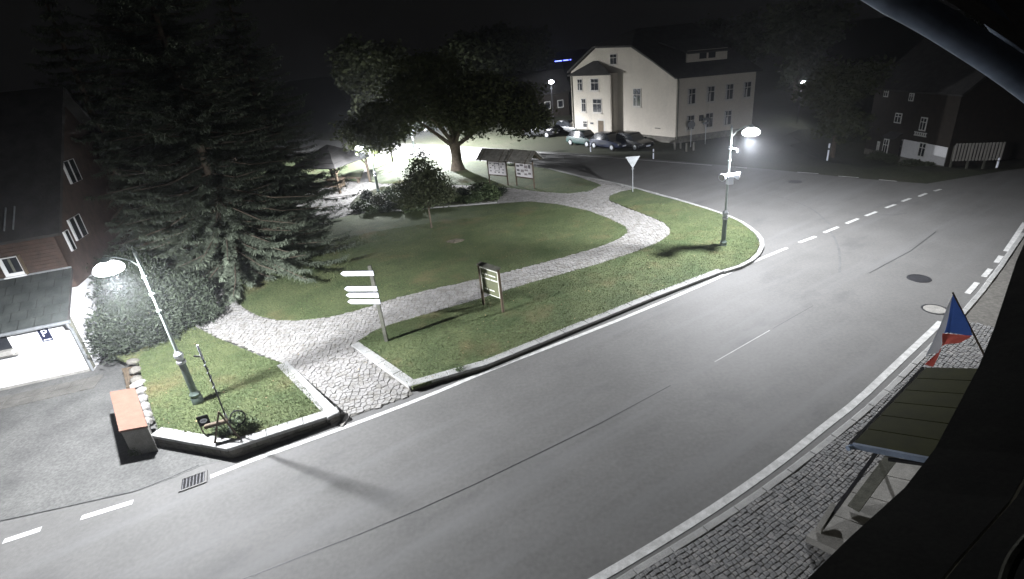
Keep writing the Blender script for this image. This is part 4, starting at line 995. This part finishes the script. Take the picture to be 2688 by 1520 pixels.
def win(pf, t0, t1, z0, z1, o0=0.0, bars=True):
    if pf is g:
        pf = lambda t,o,z: g(15.6-t,o,z)
        t0, t1 = 15.6-t1, 15.6-t0
    m = MB(); m.slab([pf(t0-.10,o0+.05,z0-.10),pf(t1+.10,o0+.05,z0-.10),pf(t1+.10,o0+.05,z1+.10),pf(t0-.10,o0+.05,z1+.10)], .08); w_ = m.build('window', m_frame_b, wb, True)
    def sub(nm, mt, a,b_,c,d_,k):
        m = MB(); m.slab([pf(a,o0+k,c),pf(b_,o0+k,c),pf(b_,o0+k,d_),pf(a,o0+k,d_)], .012); o = m.build(nm, mt, None)
        for v in o.data.vertices: v.co -= wb.location
        o.parent = w_
    mid = (t0+t1)/2; zt = z0+(z1-z0)*.66
    for (a,b_) in ((t0,mid-.03),(mid+.03,t1)):
        for (c,d_) in ((z0,zt-.03),(zt+.03,z1)): sub('pane', m_glass, a,b_,c,d_,.066)
    if rcw.random() < .6: sub('pane_strip', m_pstrip, mid-.14,mid-.05,z0+.02,z0+(z1-z0)*.55,.070)  # thin pale vertical strips laid over some panes
    if rcw.random() < .5: sub('pane_strip', m_pstrip, t0+.01,t0+.10,z0+.02,z1-.05,.072)
    sub('sill', m_frame_b, t0-.14,t1+.14,z0-.17,z0-.09,.16)
m_frame_b = M('pale_surround', (.42,.40,.37), .7, .08)
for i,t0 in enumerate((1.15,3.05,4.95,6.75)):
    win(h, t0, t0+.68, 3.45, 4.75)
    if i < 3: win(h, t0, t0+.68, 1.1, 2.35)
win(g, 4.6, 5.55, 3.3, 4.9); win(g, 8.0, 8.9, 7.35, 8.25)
WP('wall_plaque', m_dmetal, [h(2.35,.05,1.75),h(2.8,.05,1.75),h(2.8,.05,2.3),h(2.35,.05,2.3)], .03)
WP('vent_grille', m_gwood, [g(2.6,.05,1.2),g(1.9,.05,1.2),g(1.9,.05,1.28),g(2.6,.05,1.28)], .03)
# stair wing
w0, w1, pr2 = 7.9, 14.6, .9
WP('wing_wall', m_cream, [g(w1,pr2,.3),g(w0,pr2,.3),g(w0,pr2,6.5),g(w1,pr2,6.5)], .3)
WP('wing_side', m_cream, [g(w0,pr2,.3),g(w0,0,.3),g(w0,0,6.5),g(w0,pr2,6.5)], .2)
WP('wing_side', m_cream, [g(w1,0,.3),g(w1,pr2,.3),g(w1,pr2,6.5),g(w1,0,6.5)], .2)
wt = (w0+w1)/2
WP('wing_roof', m_roof, [g(w1+.3,pr2+.3,6.45),g(w0-.3,pr2+.3,6.45),g(wt-.4,.02,7.75),g(wt+.4,.02,7.75)], .12)
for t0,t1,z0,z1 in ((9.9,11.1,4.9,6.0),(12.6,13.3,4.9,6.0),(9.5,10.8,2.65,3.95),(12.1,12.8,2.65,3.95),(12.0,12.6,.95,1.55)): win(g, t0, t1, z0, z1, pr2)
dr_ = WP('door', m_wood, [g(10.1,pr2+.04,.05),g(9.2,pr2+.04,.05),g(9.2,pr2+.04,1.75),g(10.1,pr2+.04,1.75)], .06)
WP('door_surround', m_frame_b, [g(10.3,pr2+.02,.0),g(9.0,pr2+.02,.0),g(9.0,pr2+.02,1.95),g(10.3,pr2+.02,1.95)], .05)
WP('wall_plaque', m_dmetal, [g(11.4,pr2+.03,1.3),g(10.9,pr2+.03,1.3),g(10.9,pr2+.03,1.5),g(11.4,pr2+.03,1.5)], .03)
m = MB(); m.tube([g(w1-.3,pr2+.06,6.4),g(w1-.3,pr2+.06,.3)], .06, 8); m.build('downpipe', m_gwood, wb, True)

# ------------------------------------------------------------------ cars
def car(label, loc, rz, paint, group='cars parked by the pale building', L=4.3, Wd=1.76, Hh=1.46):
    t = thing('parked_car', label, 'car', loc, rz, group)
    # body stations along x: (x, half width, z low, z shoulder)
    st = [(-L/2,.70,.32,.72),(-L/2+.08,.80,.24,.84),(-L/2+.5,.87,.2,.90),(-.6,.88,.2,.90),(.6,.88,.2,.90),(L/2-1.05,.87,.2,.86),(L/2-.35,.82,.22,.74),(L/2-.06,.74,.26,.62),(L/2,.62,.34,.54)]
    m = MB(); n_ = 8
    for (x,hw_,zl,zs) in st:
        m.v += [(x,-hw_*.86,zl),(x,-hw_,zl+.12),(x,-hw_,(zl+zs)/2),(x,-hw_*.93,zs),(x,hw_*.93,zs),(x,hw_,(zl+zs)/2),(x,hw_,zl+.12),(x,hw_*.86,zl)]
    for i in range(len(st)-1):
        for j in range(n_): m.f.append((i*n_+j,i*n_+(j+1)%n_,(i+1)*n_+(j+1)%n_,(i+1)*n_+j))
    m.f.append(tuple(range(n_))); m.f.append(tuple((len(st)-1)*n_+j for j in reversed(range(n_))))
    m.build('body', paint, t, smooth=True)
    cb = [(-L/2+.22,.66,.86),(-L/2+.75,.58,Hh-.04),(-.1,.60,Hh),(.35,.59,Hh-.04),(L/2-1.15,.68,.84)]
    m = MB()
    for (x,hw_,z) in cb: m.v += [(x,-.80,.80),(x,-hw_-.02,z),(x,hw_+.02,z),(x,.80,.80)]
    for i in range(len(cb)-1):
        for j in range(3): m.f.append((i*4+j,i*4+j+1,i*4+4+j+1,i*4+4+j))
    m.build('cabin_glass', m_glass, t, smooth=True)
    m = MB(); m.add([(-L/2+.72,-.57,Hh-.02),(.36,-.58,Hh-.02),(.36,.58,Hh-.02),(-L/2+.72,.57,Hh-.02),(-L/2+.8,-.5,Hh+.02),(.28,-.5,Hh+.02),(.28,.5,Hh+.02),(-L/2+.8,.5,Hh+.02)], ((4,5,6,7),(0,1,5,4),(1,2,6,5),(2,3,7,6),(3,0,4,7))); m.build('roof_panel', paint, t, smooth=True)
    for sx,sy in ((-1,-1),(-1,1),(1,-1),(1,1)):
        c = Vector((sx*L*.30,sy*.80,.31)); w_ = MB().tube([c-Vector((0,.1,0)),c+Vector((0,.1,0))], .31, 18).build('wheel', m_rubber, t, smooth=True)
        MB().tube([c+Vector((0,sy*.10,0)),c+Vector((0,sy*.115,0))], .2, 14).build('rim', m_metal, w_)
    for sy in (-1,1):
        MB().bbox((L/2-.16,sy*.56-.14,.56),(L/2-.015,sy*.56+.14,.68),.03).build('headlight', m_chrome, t)
        MB().bbox((-L/2-.01,sy*.62-.1,.66),(-L/2+.08,sy*.62+.1,.80),.02).build('tail_light', M('tail_red',(.20,.02,.02),.3,.1), t)
        MB().bbox((.72,sy*.93-.08,.88),(.88,sy*.93+.08,1.0),.03).build('mirror', paint, t)
    MB().box((L/2-.005,-.26,.36),(L/2+.015,.26,.47)).build('number_plate', m_sign, t)
    MB().box((L/2-.03,-.4,.50),(L/2+.008,.4,.56)).build('grille', m_chrome, t)
    return t
p_blk = M('black_paint', (.012,.012,.015), .2, .1, spec=.6); p_blu = M('dark_blue_paint', (.015,.02,.045), .2, .1, spec=.6); p_gry = M('dark_grey_paint', (.045,.047,.05), .25, .1, spec=.6, metal=.3); p_grn = M('dark_green_paint', (.02,.05,.045), .25, .1, spec=.6)
for (px,py), rz, pt, lab in (((1668,392),-62,p_blk,'black car parked nearest the pale building corner'),((1606,392),-60,p_blu,'dark blue car parked in the middle of the row'),((1540,383),-58,p_grn,'dark green car beside the white bollard, left in the row'),((1500,352),-50,p_gry,'dark grey car parked by the left end of the pale building'),((1425,360),-40,p_blk,'black car in the dark furthest left under the trees')):
    p = P(px,py); car(lab, (p.x,p.y+1.1,-.055), math.radians(rz), pt)
# bollards
bo = None
for (px,py), lab, hh in (((1551,397),'white bollard in front of the parked cars, left one',.75),((1715,415),'white bollard in front of the parked cars, right one',.75),((2172,416),'pale bollard by the verge right of the junction',1.1),((2618,434),'small white bollard at the far right verge',.45)):
    p = P(px,py); z = dip(p.x,p.y); p = P(px,py,z)
    t = thing('bollard', lab, 'bollard', p, 0, 'white roadside bollards')
    MB().lathe([(.065,-.15),(.06,hh*.8),(.065,hh*.82),(.06,hh),(.03,hh+.04)], n=12).build('shaft', m_sign, t, smooth=True); MB().lathe([(.064,hh*.6),(.064,hh*.72)], n=12).build('band', m_black, t)
for i,(px,py) in enumerate(((1771,391),(1802,396),(1821,393),(1786,388))):
    p = P(px,py); t = thing('stone_post', 'short stone post of the fence below the building corner, %s from left' % ('first','third','fourth','second')[i], 'post', p, 0, 'stone fence posts by the building corner')
    MB().bbox((-.07,-.07,-.15),(.07,.07,.62),.03).build('shaft', m_wall, t); MB().bbox((-.085,-.085,.62),(.085,.085,.67),.02).build('cap', m_wall, t)
m_back = M('sign_back', (.10,.105,.115), .6, .1)
# traffic signs seen from behind by the building
for (px,py), lab, kind in (((1813,372),'round traffic sign seen from behind by the building corner',0),((1851,365),'small signs on a post against the long wall',1)):
    p = P(px,py+12); t = thing('traffic_sign', lab, 'sign', p, math.radians(-15), 'signs by the building corner')
    MB().tube([(0,0,-.2),(0,0,2.3)], .035, 8).build('post', m_metal, t)
    if kind == 0: MB().tube([(0,-.04,1.95),(0,-.06,1.95)], .32, 20).build('plate', m_back, t)
    else:
        for z in (2.1,1.75): MB().box((-.3,-.06,z),(.3,-.04,z+.22)).build('plate', m_back, t)

# ------------------------------------------------------------------ right-hand house
def PR(px, py, k=2.9): return P(px, py, -k)
hc = P(2474,450,-2.9); 
hb = P(2280,404,-2.9)
rh = thing('dark_house', 'dark timber house with white ground floor at the far right', 'house', hc)
d1 = (hb-hc); d1.z = 0; n1 = Vector((-d1.y,d1.x,0)).normalized(); n1 = n1 if n1.dot(-hc) > 0 else -n1; d1.normalize(); d2 = -n1
k = lambda u,o,z: hc+d1*u+n1*o+Vector((0,0,z))
RW = lambda name, mat, pts, th_, parent=rh: poly_wall(name, mat, pts, th_, parent)
m_dtim = M('dark_timber', (.024,.019,.015), .85, .3, scale=3, fine=.2)
def pln(px,py): p = PL(px,py,hc,n1); q = p-hc; return q.dot(d1), q.z
uL = pln(2370,380)[0]
LN = pln(2290,395)[0]+1.0
RW('plinth', m_wall, [k(LN,.06,-.3),k(-.05,.06,-.3),k(-.05,.06,.45),k(LN,.06,.45)], .3)
zt_ = pln(2482,386)[1]
RW('white_wall', m_white, [k(uL,.03,.45),k(0,.03,.45),k(0,.03,zt_),k(uL,.03,zt_)], .25)
RW('porch_wall', m_dtim, [k(LN,.0,.3),k(uL+.01,.0,.3),k(uL+.01,.0,zt_+.2),k(LN,.0,zt_+.2)], .25)
RW('timber_wall', m_dtim, [k(LN,.01,zt_+.0),k(-.1,.01,zt_+.0),k(-.1,.01,6.4),k(LN,.01,6.4)], .25)
RW('gable_end', m_dtim, [k(-.1,.0,.3),k(-.1,-9,.3),k(-.1,-9,6.4),k(-.1,-4.5,9.8),k(-.1,.0,6.4)], .25)
RW('roof', m_roof, [k(LN+.5,.6,6.1),k(-.7,.6,6.1),k(-.7,-4.5,9.95),k(LN+.5,-4.5,9.95)], .2)
m_hf = M('house_frame', (.55,.55,.53), .7, .06)
def hwin(x0,y0,x1,y1, o=.05, bars=1, frame=.09):
    a = pln(x0,y1); b_ = pln(x1,y0); u0,u1 = sorted((a[0],b_[0])); z0,z1 = sorted((a[1],b_[1]))
    m = MB(); m.slab([k(u1,o,z0),k(u0,o,z0),k(u0,o,z1),k(u1,o,z1)], .06); w_ = m.build('window', m_hf, rh, True)
    n_ = 2; s = (u1-u0-frame*(n_+1))/n_
    for i in range(n_):
        for (c,d_) in ((z0+frame,z0+(z1-z0)*.62),(z0+(z1-z0)*.62+frame*.7,z1-frame)):
            m = MB(); a0 = u0+frame+i*(s+frame); m.slab([k(a0+s,o+.012,c),k(a0,o+.012,c),k(a0,o+.012,d_),k(a0+s,o+.012,d_)], .01); q = m.build('pane', m_glass, None)
            for v in q.data.vertices: v.co -= rh.location
            q.parent = w_
hwin(2319,235,2335,254); hwin(2385,245,2402,265); hwin(2347,298,2370,322); hwin(2412,309,2437,342); hwin(2408,376,2435,410)
hwin(2314,366,2336,406); hwin(2360,366,2369,414); hwin(2299,372,2311,402)
a = pln(2412,345); b_ = pln(2437,358)
for i in range(6): 
    u = lerp(a[0],b_[0],i/5); m = MB(); m.bar(k(u,.3,b_[1]),k(u,.3,a[1]),.07,.05); m.build('balcony_baluster', m_hf, rh, True)
m = MB(); m.bar(k(a[0]+.1,.3,a[1]),k(b_[0]-.1,.3,a[1]),.08,.06); m.bar(k(a[0]+.1,.3,b_[1]),k(b_[0]-.1,.3,b_[1]),.08,.06); m.build('balcony_rail', m_hf, rh, True)
m = MB(); m.slab([k(uL+1.7,.9,zt_+.1),k(uL+.2,.9,zt_+.1),k(uL+.2,0,zt_+.5),k(uL+1.7,0,zt_+.5)], .08); m.build('porch_roof', m_roof, rh, True)
# picket fence right of that house
pf = thing('picket_fence', 'pale picket fence running right from the dark house', 'fence', P(2492,447,-2.9))
fb0 = P(2494,452,-2.9); fb1 = P(2616,450,-2.9)
for i in range(15):
    p = fb0.lerp(fb1,i/14); m = MB(); m.bar(p+Vector((0,0,.9)),p+Vector((0,0,2.3)),.14,.04); m.build('picket', m_frame_b, pf, True)
for zz_ in (1.0,2.2):
    m = MB(); m.bar(fb0+Vector((0,.06,zz_)),fb1+Vector((0,.06,zz_)),.05,.09); m.build('rail', m_gwood, pf, True)
for i in (0,5,10,14):
    p = fb0.lerp(fb1,i/14)+Vector((0,.12,0)); m = MB(); m.bar(p-Vector((0,0,.3)),p+Vector((0,0,2.1)),.12,.12); m.build('post', m_gwood, pf, True)

# ------------------------------------------------------------------ dark trees and buildings behind
bt2 = []
for kk in range(3):
    g_ = random.Random(90+kk); bt2.append(crown_mesh('tree_crown', [(g_.uniform(-2.5,2.5),g_.uniform(-2.5,2.5),g_.uniform(3,9),g_.uniform(1.6,2.6),g_.uniform(1.6,2.6),g_.uniform(1.4,2.2)) for q in range(12)], 12000, .26, (m_leaf,m_dark,m_leaf2)[kk], 95+kk, .35))
for (x,y,s,kk,lab) in ((31.5,49,.8,0,'leafy tree between the junction and the dark house'),(27,66,1.1,1,'dark tree right behind the pale building'),(-2,80,1.3,1,'tall dark tree far behind the maple'),(-17,84,1.3,2,'dark tree beyond the back road, behind the gazebo'),(-34,70,1.4,1,'dark tree far behind the left spruces'),(5,92,1.3,2,'dark tree left of the pale building, far back'),(40,72,1.2,2,'dim tree behind the dark house, left side'),(62,66,1.2,1,'dim tree behind the dark house, right side')):
    z = dip(x,y); m = MB(); m.tube([(0,0,-.4),(0,0,2),(.1,0,5.5)], [.3,.22,.08], 8); limbs(m, (0,0,0), 2.5, [(1.8,.5,5),(-1.6,.8,5.5),(.4,-1.8,6),(-.4,1.5,7)], .1, 4)
    tree('broadleaf_tree', lab, (x,y,z-.05), bt2[kk], m, 'dark trees round the square', x*1.7, s)
# shrubs in front of the dark house
sb = crown_mesh('foliage', [(0,0,.5,1.0,.8,.55),(.7,.1,.4,.8,.7,.45),(-.7,0,.4,.8,.7,.4)], 1800, .11, m_leaf2, 120, .4)
for i,(px,py) in enumerate(((2300,416),(2335,424),(2395,438),(2430,446))):
    p = P(px,py,-2.9); t = thing('garden_shrub', 'low dim shrub before the dark house, %s from left' % ordn[i], 'shrub', p, i, 'shrubs before the dark house'); inst('foliage', sb, t); t.scale = (.75,.75,.6)
# small dark house left of the pale building
sh = AT(1430,330,82); sh.z = -.05
t = thing('small_house', 'small dark house in the gap left of the pale building', 'house', sh, math.radians(10))
m = MB(); m.box((-4,0,0),(4,7,3.6)); m.build('wall', m_dtim, t)
m = MB(); m.slab([(-4.4,-.5,3.4),(4.4,-.5,3.4),(4.4,3.5,6.4),(-4.4,3.5,6.4)], .15); m.slab([(4.4,7.5,3.4),(-4.4,7.5,3.4),(-4.4,3.5,6.39),(4.4,3.5,6.39)], .15); m.build('roof', m_roof, t)
for x in (-2.6,.2,2.2):
    w_ = MB().box((x,-.06,1.2),(x+.9,-.003,2.3)).build('window', m_hf, t); MB().box((x+.1,-.075,1.3),(x+.8,-.062,2.2)).build('pane', m_glass, w_)
# far street lamps
for (px,py,Y,lab,hh,pw,rad) in ((1447,216,74,'distant lit lamp left of the pale building',4.6,120,.36),(2109,217,56,'distant bright lamp right of the pale building',3.0,420,.22),(2555,279,52,'tiny distant lamp under the eaves at far right',2.0,25,.10)):
    p = AT(px,py,Y); base = Vector((p.x,p.y,min(-.05, dip(p.x,p.y)-.05))); hg = p.z-base.z
    if hg < 1.5: base.z = p.z-3.2; hg = 3.2
    t = thing('distant_lamp', lab, 'street lamp', base, 0, 'distant street lamps')
    MB().tube([(0,.25,-.1),(0,.25,hg+.1),(0,.1,hg+.2)], .045, 8).build('pole', m_dmetal, t)
    MB().lathe([(rad*.4,-rad*.5),(rad,-rad*.15),(rad,rad*.3),(rad*.5,rad*.7)], (0,0,hg), 14).build('diffuser', m_far, t)
    l = bpy.data.lights.new('lamp_light','POINT'); l.energy = pw; l.color = (.93,.95,1); l.shadow_soft_size = .2; lo = bpy.data.objects.new('lamp_light', l); COL.objects.link(lo); lo.parent = t; lo.location = (0,-.3,hg-rad-.35)
p = AT(1477,159,110); t = thing('blue_light_sign', 'blue lit strip of lights on a mast left of the pale building', 'sign', (p.x,p.y,-.06))
MB().bar((0,.1,0),(0,.1,p.z+.3),.15,.15).build('mast', m_dmetal, t)
for a, c in ((-1.5,-.15),(.15,1.1),(1.4,1.6)): MB().bar((a,0,p.z+.06),(c,0,p.z+.06),.12,.16).build('light_tube', m_bluelit, t)
MB().bar((-1.6,.08,p.z+.06),(1.7,.08,p.z+.06),.08,.3).build('backing', m_dmetal, t)

# ------------------------------------------------------------------ the house the camera hangs on
eg = [P(x,y) for x,y in ((1900,1760),(2119,1520),(2230,1411),(2375,1280),(2455,1177),(2570,960),(2608,866),(2668,685),(2760,480))]
def lv(p, z): s = (HC-z)/HC; return Vector((p.x*s,p.y*s,z))
nh = thing('near_house', 'dark eaves and pent roof of the near house along the right edge', 'house', (.9,.6,0))
m_ndark = M('tarred_boards', (.030,.029,.025), .85, .3, scale=4, fine=.2)
m_zinc = M('zinc_gutter', (.26,.32,.43), .65, .2, scale=6, spec=.3)
edge = [lv(p,8.2) for p in eg]; out = Vector((.62,-.78,0))
ng = len(edge); bands = 7
for bnd in range(bands):
    m = MB()
    o0, o1 = bnd*.26, bnd*.26+.25
    lo = [p+out*o0+Vector((0,0,o0*.55)) for p in edge]; hi_ = [p+out*o1+Vector((0,0,o1*.55-.012)) for p in edge]
    v = lo+hi_+[p-Vector((0,0,.03)) for p in lo]+[p-Vector((0,0,.03)) for p in hi_]
    fs = []
    for i in range(ng-1): fs += [(i,i+1,i+1+ng,i+ng),(i+2*ng,i+3*ng,i+1+3*ng,i+1+2*ng),(i,i+2*ng,i+1+2*ng,i+1),(i+ng,i+1+ng,i+1+3*ng,i+3*ng)]
    m.add(v, fs); m.build('roof_board', m_ndark, nh, True)
# facade below the pent roof
fa = [p+out*.75 for p in edge]
m = MB(); m.add([(p.x,p.y,-.1) for p in fa]+[(p.x,p.y,8.4) for p in fa], [(i,i+1,i+1+ng,i+ng) for i in range(ng-1)]); m.build('facade', M('near_facade',(.16,.15,.12),.9,.2,scale=2), nh, True)
# verge gutters above the camera
def rp(px,py,t_): return Vector((0,0,HC))+ray(px,py)*t_
gp = [rp(1960,-190,2.6),rp(2130,-80,2.6),rp(2275,22,2.6),rp(2390,82,2.6),rp(2500,150,2.6),rp(2600,215,2.6),rp(2700,290,2.6),rp(2790,360,2.6)]
m = MB(); m.tube([p+Vector((.07,0,.06)) for p in smooth_line(gp,1)], .072, 14); m.build('eaves_gutter', m_zinc, nh, True, True)
gp2 = [rp(2440,-150,2.9),rp(2560,-20,2.9),rp(2640,90,2.9),rp(2700,185,2.9),rp(2760,300,2.9)]
m = MB(); m.tube(smooth_line(gp2,1), .045, 12); m.build('second_gutter', m_zinc, nh, True, True)
sA = [p+Vector((.16,.10,.16)) for p in gp]; sB = [rp(x,y,3.4) for x,y in ((2330,-420),(2480,-300),(2600,-180),(2700,-60),(2800,60),(2880,160),(2960,260),(3040,340))]
m = MB(); n_ = len(sA); m.add(sA+sB, [(i,i+1,i+1+n_,i+n_) for i in range(n_-1)]); m.build('soffit', M('soffit_boards',(.30,.28,.25),.85,.3,scale=5), nh, True)
# cable on the pent roof in the corner
m = MB(); m.tube(smooth_line([rp(2630,1560,1.15),rp(2650,1480,1.15),rp(2690,1425,1.15),rp(2760,1360,1.2)],2), .012, 8); m.build('cable', m_gwood, nh, True, True)

# ------------------------------------------------------------------ awning, landing, flag
aw = [P(2432,964,3.0),P(2590,956,3.25),P(2455,1200,3.25),P(2240,1164,3.0)]
wd_ = aw[1]-aw[2]; wd_.z = 0; wd_.normalize(); wn_ = Vector((wd_.y,-wd_.x,0)); wb0 = aw[2]+wn_*.66
m = MB(); q = [wb0-wd_*5, wb0+wd_*17]; m.prism([(p.x,p.y) for p in (q[0],q[1],q[1]+wn_*.3,q[0]+wn_*.3)], -.1, 7.9); m.build('street_wall', MATS['near_facade'], nh, True)
aw[1] = aw[1]+wn_*.64+Vector((0,0,.16)); aw[2] = aw[2]+wn_*.64+Vector((0,0,.16))
t = thing('entrance_canopy', 'dark olive panelled canopy over the pavement on the right', 'canopy', (aw[3].x,aw[3].y,.03))
m_olive = M('olive_panel', (.046,.048,.010), .8, col2=(.032,.034,.008), scale=2.5, spec=.15)
n_ = 6
for i in range(n_):
    a, c = i/n_, (i+1)/n_
    q = [aw[3].lerp(aw[0],a+.004),aw[2].lerp(aw[1],a+.004),aw[2].lerp(aw[1],c-.004),aw[3].lerp(aw[0],c-.004)]
    m = MB(); m.slab(q, .025); m.build('panel', m_olive, t, True)
for i in range(n_+1):
    m = MB(); m.bar(aw[3].lerp(aw[0],i/n_)-Vector((0,0,.055)), aw[2].lerp(aw[1],i/n_)-Vector((0,0,.055)), .05,.05); m.build('rafter', m_dmetal, t, True)
m = MB(); m.bar(aw[3]+Vector((-.02,-.03,-.02)), aw[2]+Vector((-.02,-.03,-.02)), .05,.10); m.build('end_trim', m_zinc, t, True)
m = MB(); m.bar(aw[3]+Vector((-.04,.02,-.03)), aw[0]+Vector((-.04,.02,-.03)), .04,.06); m.build('front_trim', m_dmetal, t, True)
m = MB(); m.tube([aw[3]+Vector((-.12,-.05,-.05)),aw[3]+Vector((-.02,-.02,-.05))], .045, 10); m.build('gutter_end', m_zinc, t, True)
for fr_ in (.03,.97):
    p = aw[2].lerp(aw[1],fr_); m = MB(); m.bar(p+wn_*.05+Vector((0,0,-.12)), aw[3].lerp(aw[0],fr_)+Vector((.3,-.4,-.09)), .05,.05); m.build('bracket', m_dmetal, t, True)
ld = [P(2116,1408,.22),P(2196,1446,.22),P(2470,1215,.22),P(2330,1190,.22)]
t = thing('entrance_landing', 'worn stone landing and step before the entrance under the canopy', 'landing', (ld[0].x,ld[0].y,.03))
for i in range(4):
    q = [ld[0].lerp(ld[3],i/4+.004),ld[1].lerp(ld[2],i/4+.004),ld[1].lerp(ld[2],(i+1)/4-.004),ld[0].lerp(ld[3],(i+1)/4-.004)]
    m = MB(); m.slab(q, .20); m.build('slab', m_conc, t, True)
bd = [P(2150,1385,.55),P(2190,1330,.6)]
t = thing('leaning_board', 'pale leaning timber beam and rail on the landing', 'board', (P(2148,1392,.23)))
m = MB(); m.bar(P(2148,1392,.30), P(2188,1328,.42), .10,.14); m.build('beam', m_conc, t, True)
m = MB(); m.bar(P(2160,1385,.28), P(2300,1190,1.0), .06,.06); m.build('rail', m_dmetal, t, True)
m = MB(); m.bar(P(2240,1335,.28), P(2345,1195,.75), .22,.05); m.build('plank', m_gwood, t, True)
m = MB(); m.bar(P(2300,1190,.22), P(2300,1190,1.0), .05,.05); m.build('rail_post', m_dmetal, t, True)
dd = [P(2060,1530,.05),P(2140,1490,.05),P(2180,1530,.05),P(2100,1600,.05)]
# flag
fp0 = rp(2590,945,9.0); fp1 = rp(2501,768,9.6)
# the pole springs from a bracket on the facade
t = thing('flag', 'Czech tricolour with blue wedge hanging from a slanting pole', 'flag', fp0)
m = MB(); m.tube([fp0+(fp0-fp1)*.25, fp1], [.018,.014], 8); m.build('pole', m_wood, t, True, True)
m = MB(); m.bar(fp0+(fp0-fp1)*.25, fp0+(fp0-fp1)*.25+wn_*.7-Vector((0,0,.1)), .05,.05); m.build('pole_bracket', m_dmetal, t, True)
m_fb = M('flag_blue',(.09,.19,.62),.8,.08,scale=4); m_fw = M('flag_white',(.78,.80,.86),.8,.05); m_fr = M('flag_red',(.72,.16,.13),.8,.08)
for _m in (m_fb,m_fw,m_fr):
    n = _m.node_tree; b = n.nodes['Principled BSDF']; tr = n.nodes.new('ShaderNodeBsdfTranslucent'); mixs = n.nodes.new('ShaderNodeMixShader'); mixs.inputs[0].default_value = .5
    n.links.new(b.inputs['Base Color'].links[0].from_socket, tr.inputs[0]); n.links.new(b.outputs[0], mixs.inputs[1]); n.links.new(tr.outputs[0], mixs.inputs[2]); n.links.new(mixs.outputs[0], n.nodes['Material Output'].inputs[0])
def cloth(name, mat, ctl, nu=8, nv=10):
    m = MB(); a,b_,c,d_ = [rp(*q) for q in ctl]
    for i in range(nv+1):
        for j in range(nu+1):
            p = a.lerp(b_,j/nu).lerp(d_.lerp(c,j/nu),i/nv); w_ = math.sin(j/nu*7+i*.25)*.035*(i/nv); m.v.append(tuple(p+Vector((w_*.6,-w_,0))))
    for i in range(nv):
        for j in range(nu): k_ = i*(nu+1)+j; m.f.append((k_,k_+1,k_+nu+2,k_+nu+1))
    return m.build(name, mat, t, True, True)
cloth('blue_wedge', m_fb, [(2502,770,9.6),(2505,772,9.59),(2553,880,9.2),(2474,874,9.35)])
cloth('red_field', m_fr, [(2474,875,9.36),(2551,881,9.22),(2530,892,9.25),(2466,914,9.34)])
cloth('red_field', m_fr, [(2458,928,9.38),(2472,912,9.36),(2446,962,9.36),(2427,957,9.4)])
cloth('white_field', m_fw, [(2496,784,9.62),(2503,772,9.6),(2464,920,9.37),(2428,938,9.44)])

# ------------------------------------------------------------------ haze
if HAZE > 0:
    m = MB(); m.box((-120,-30,-6),(140,150,26)); mt = bpy.data.materials.new('night_haze'); mt.use_nodes = True; n = mt.node_tree; n.nodes.clear()
    o_ = n.nodes.new('ShaderNodeOutputMaterial'); pv = n.nodes.new('ShaderNodeVolumePrincipled'); pv.inputs['Color'].default_value = (.9,.93,1,1); pv.inputs['Density'].default_value = HAZE; pv.inputs['Anisotropy'].default_value = 0.82
    n.links.new(pv.outputs[0], o_.inputs['Volume']); hz_ = m.build('haze', mt); hz_['kind'] = 'stuff'; tag(hz_, 'faint night haze glowing round the street lamps', 'haze')
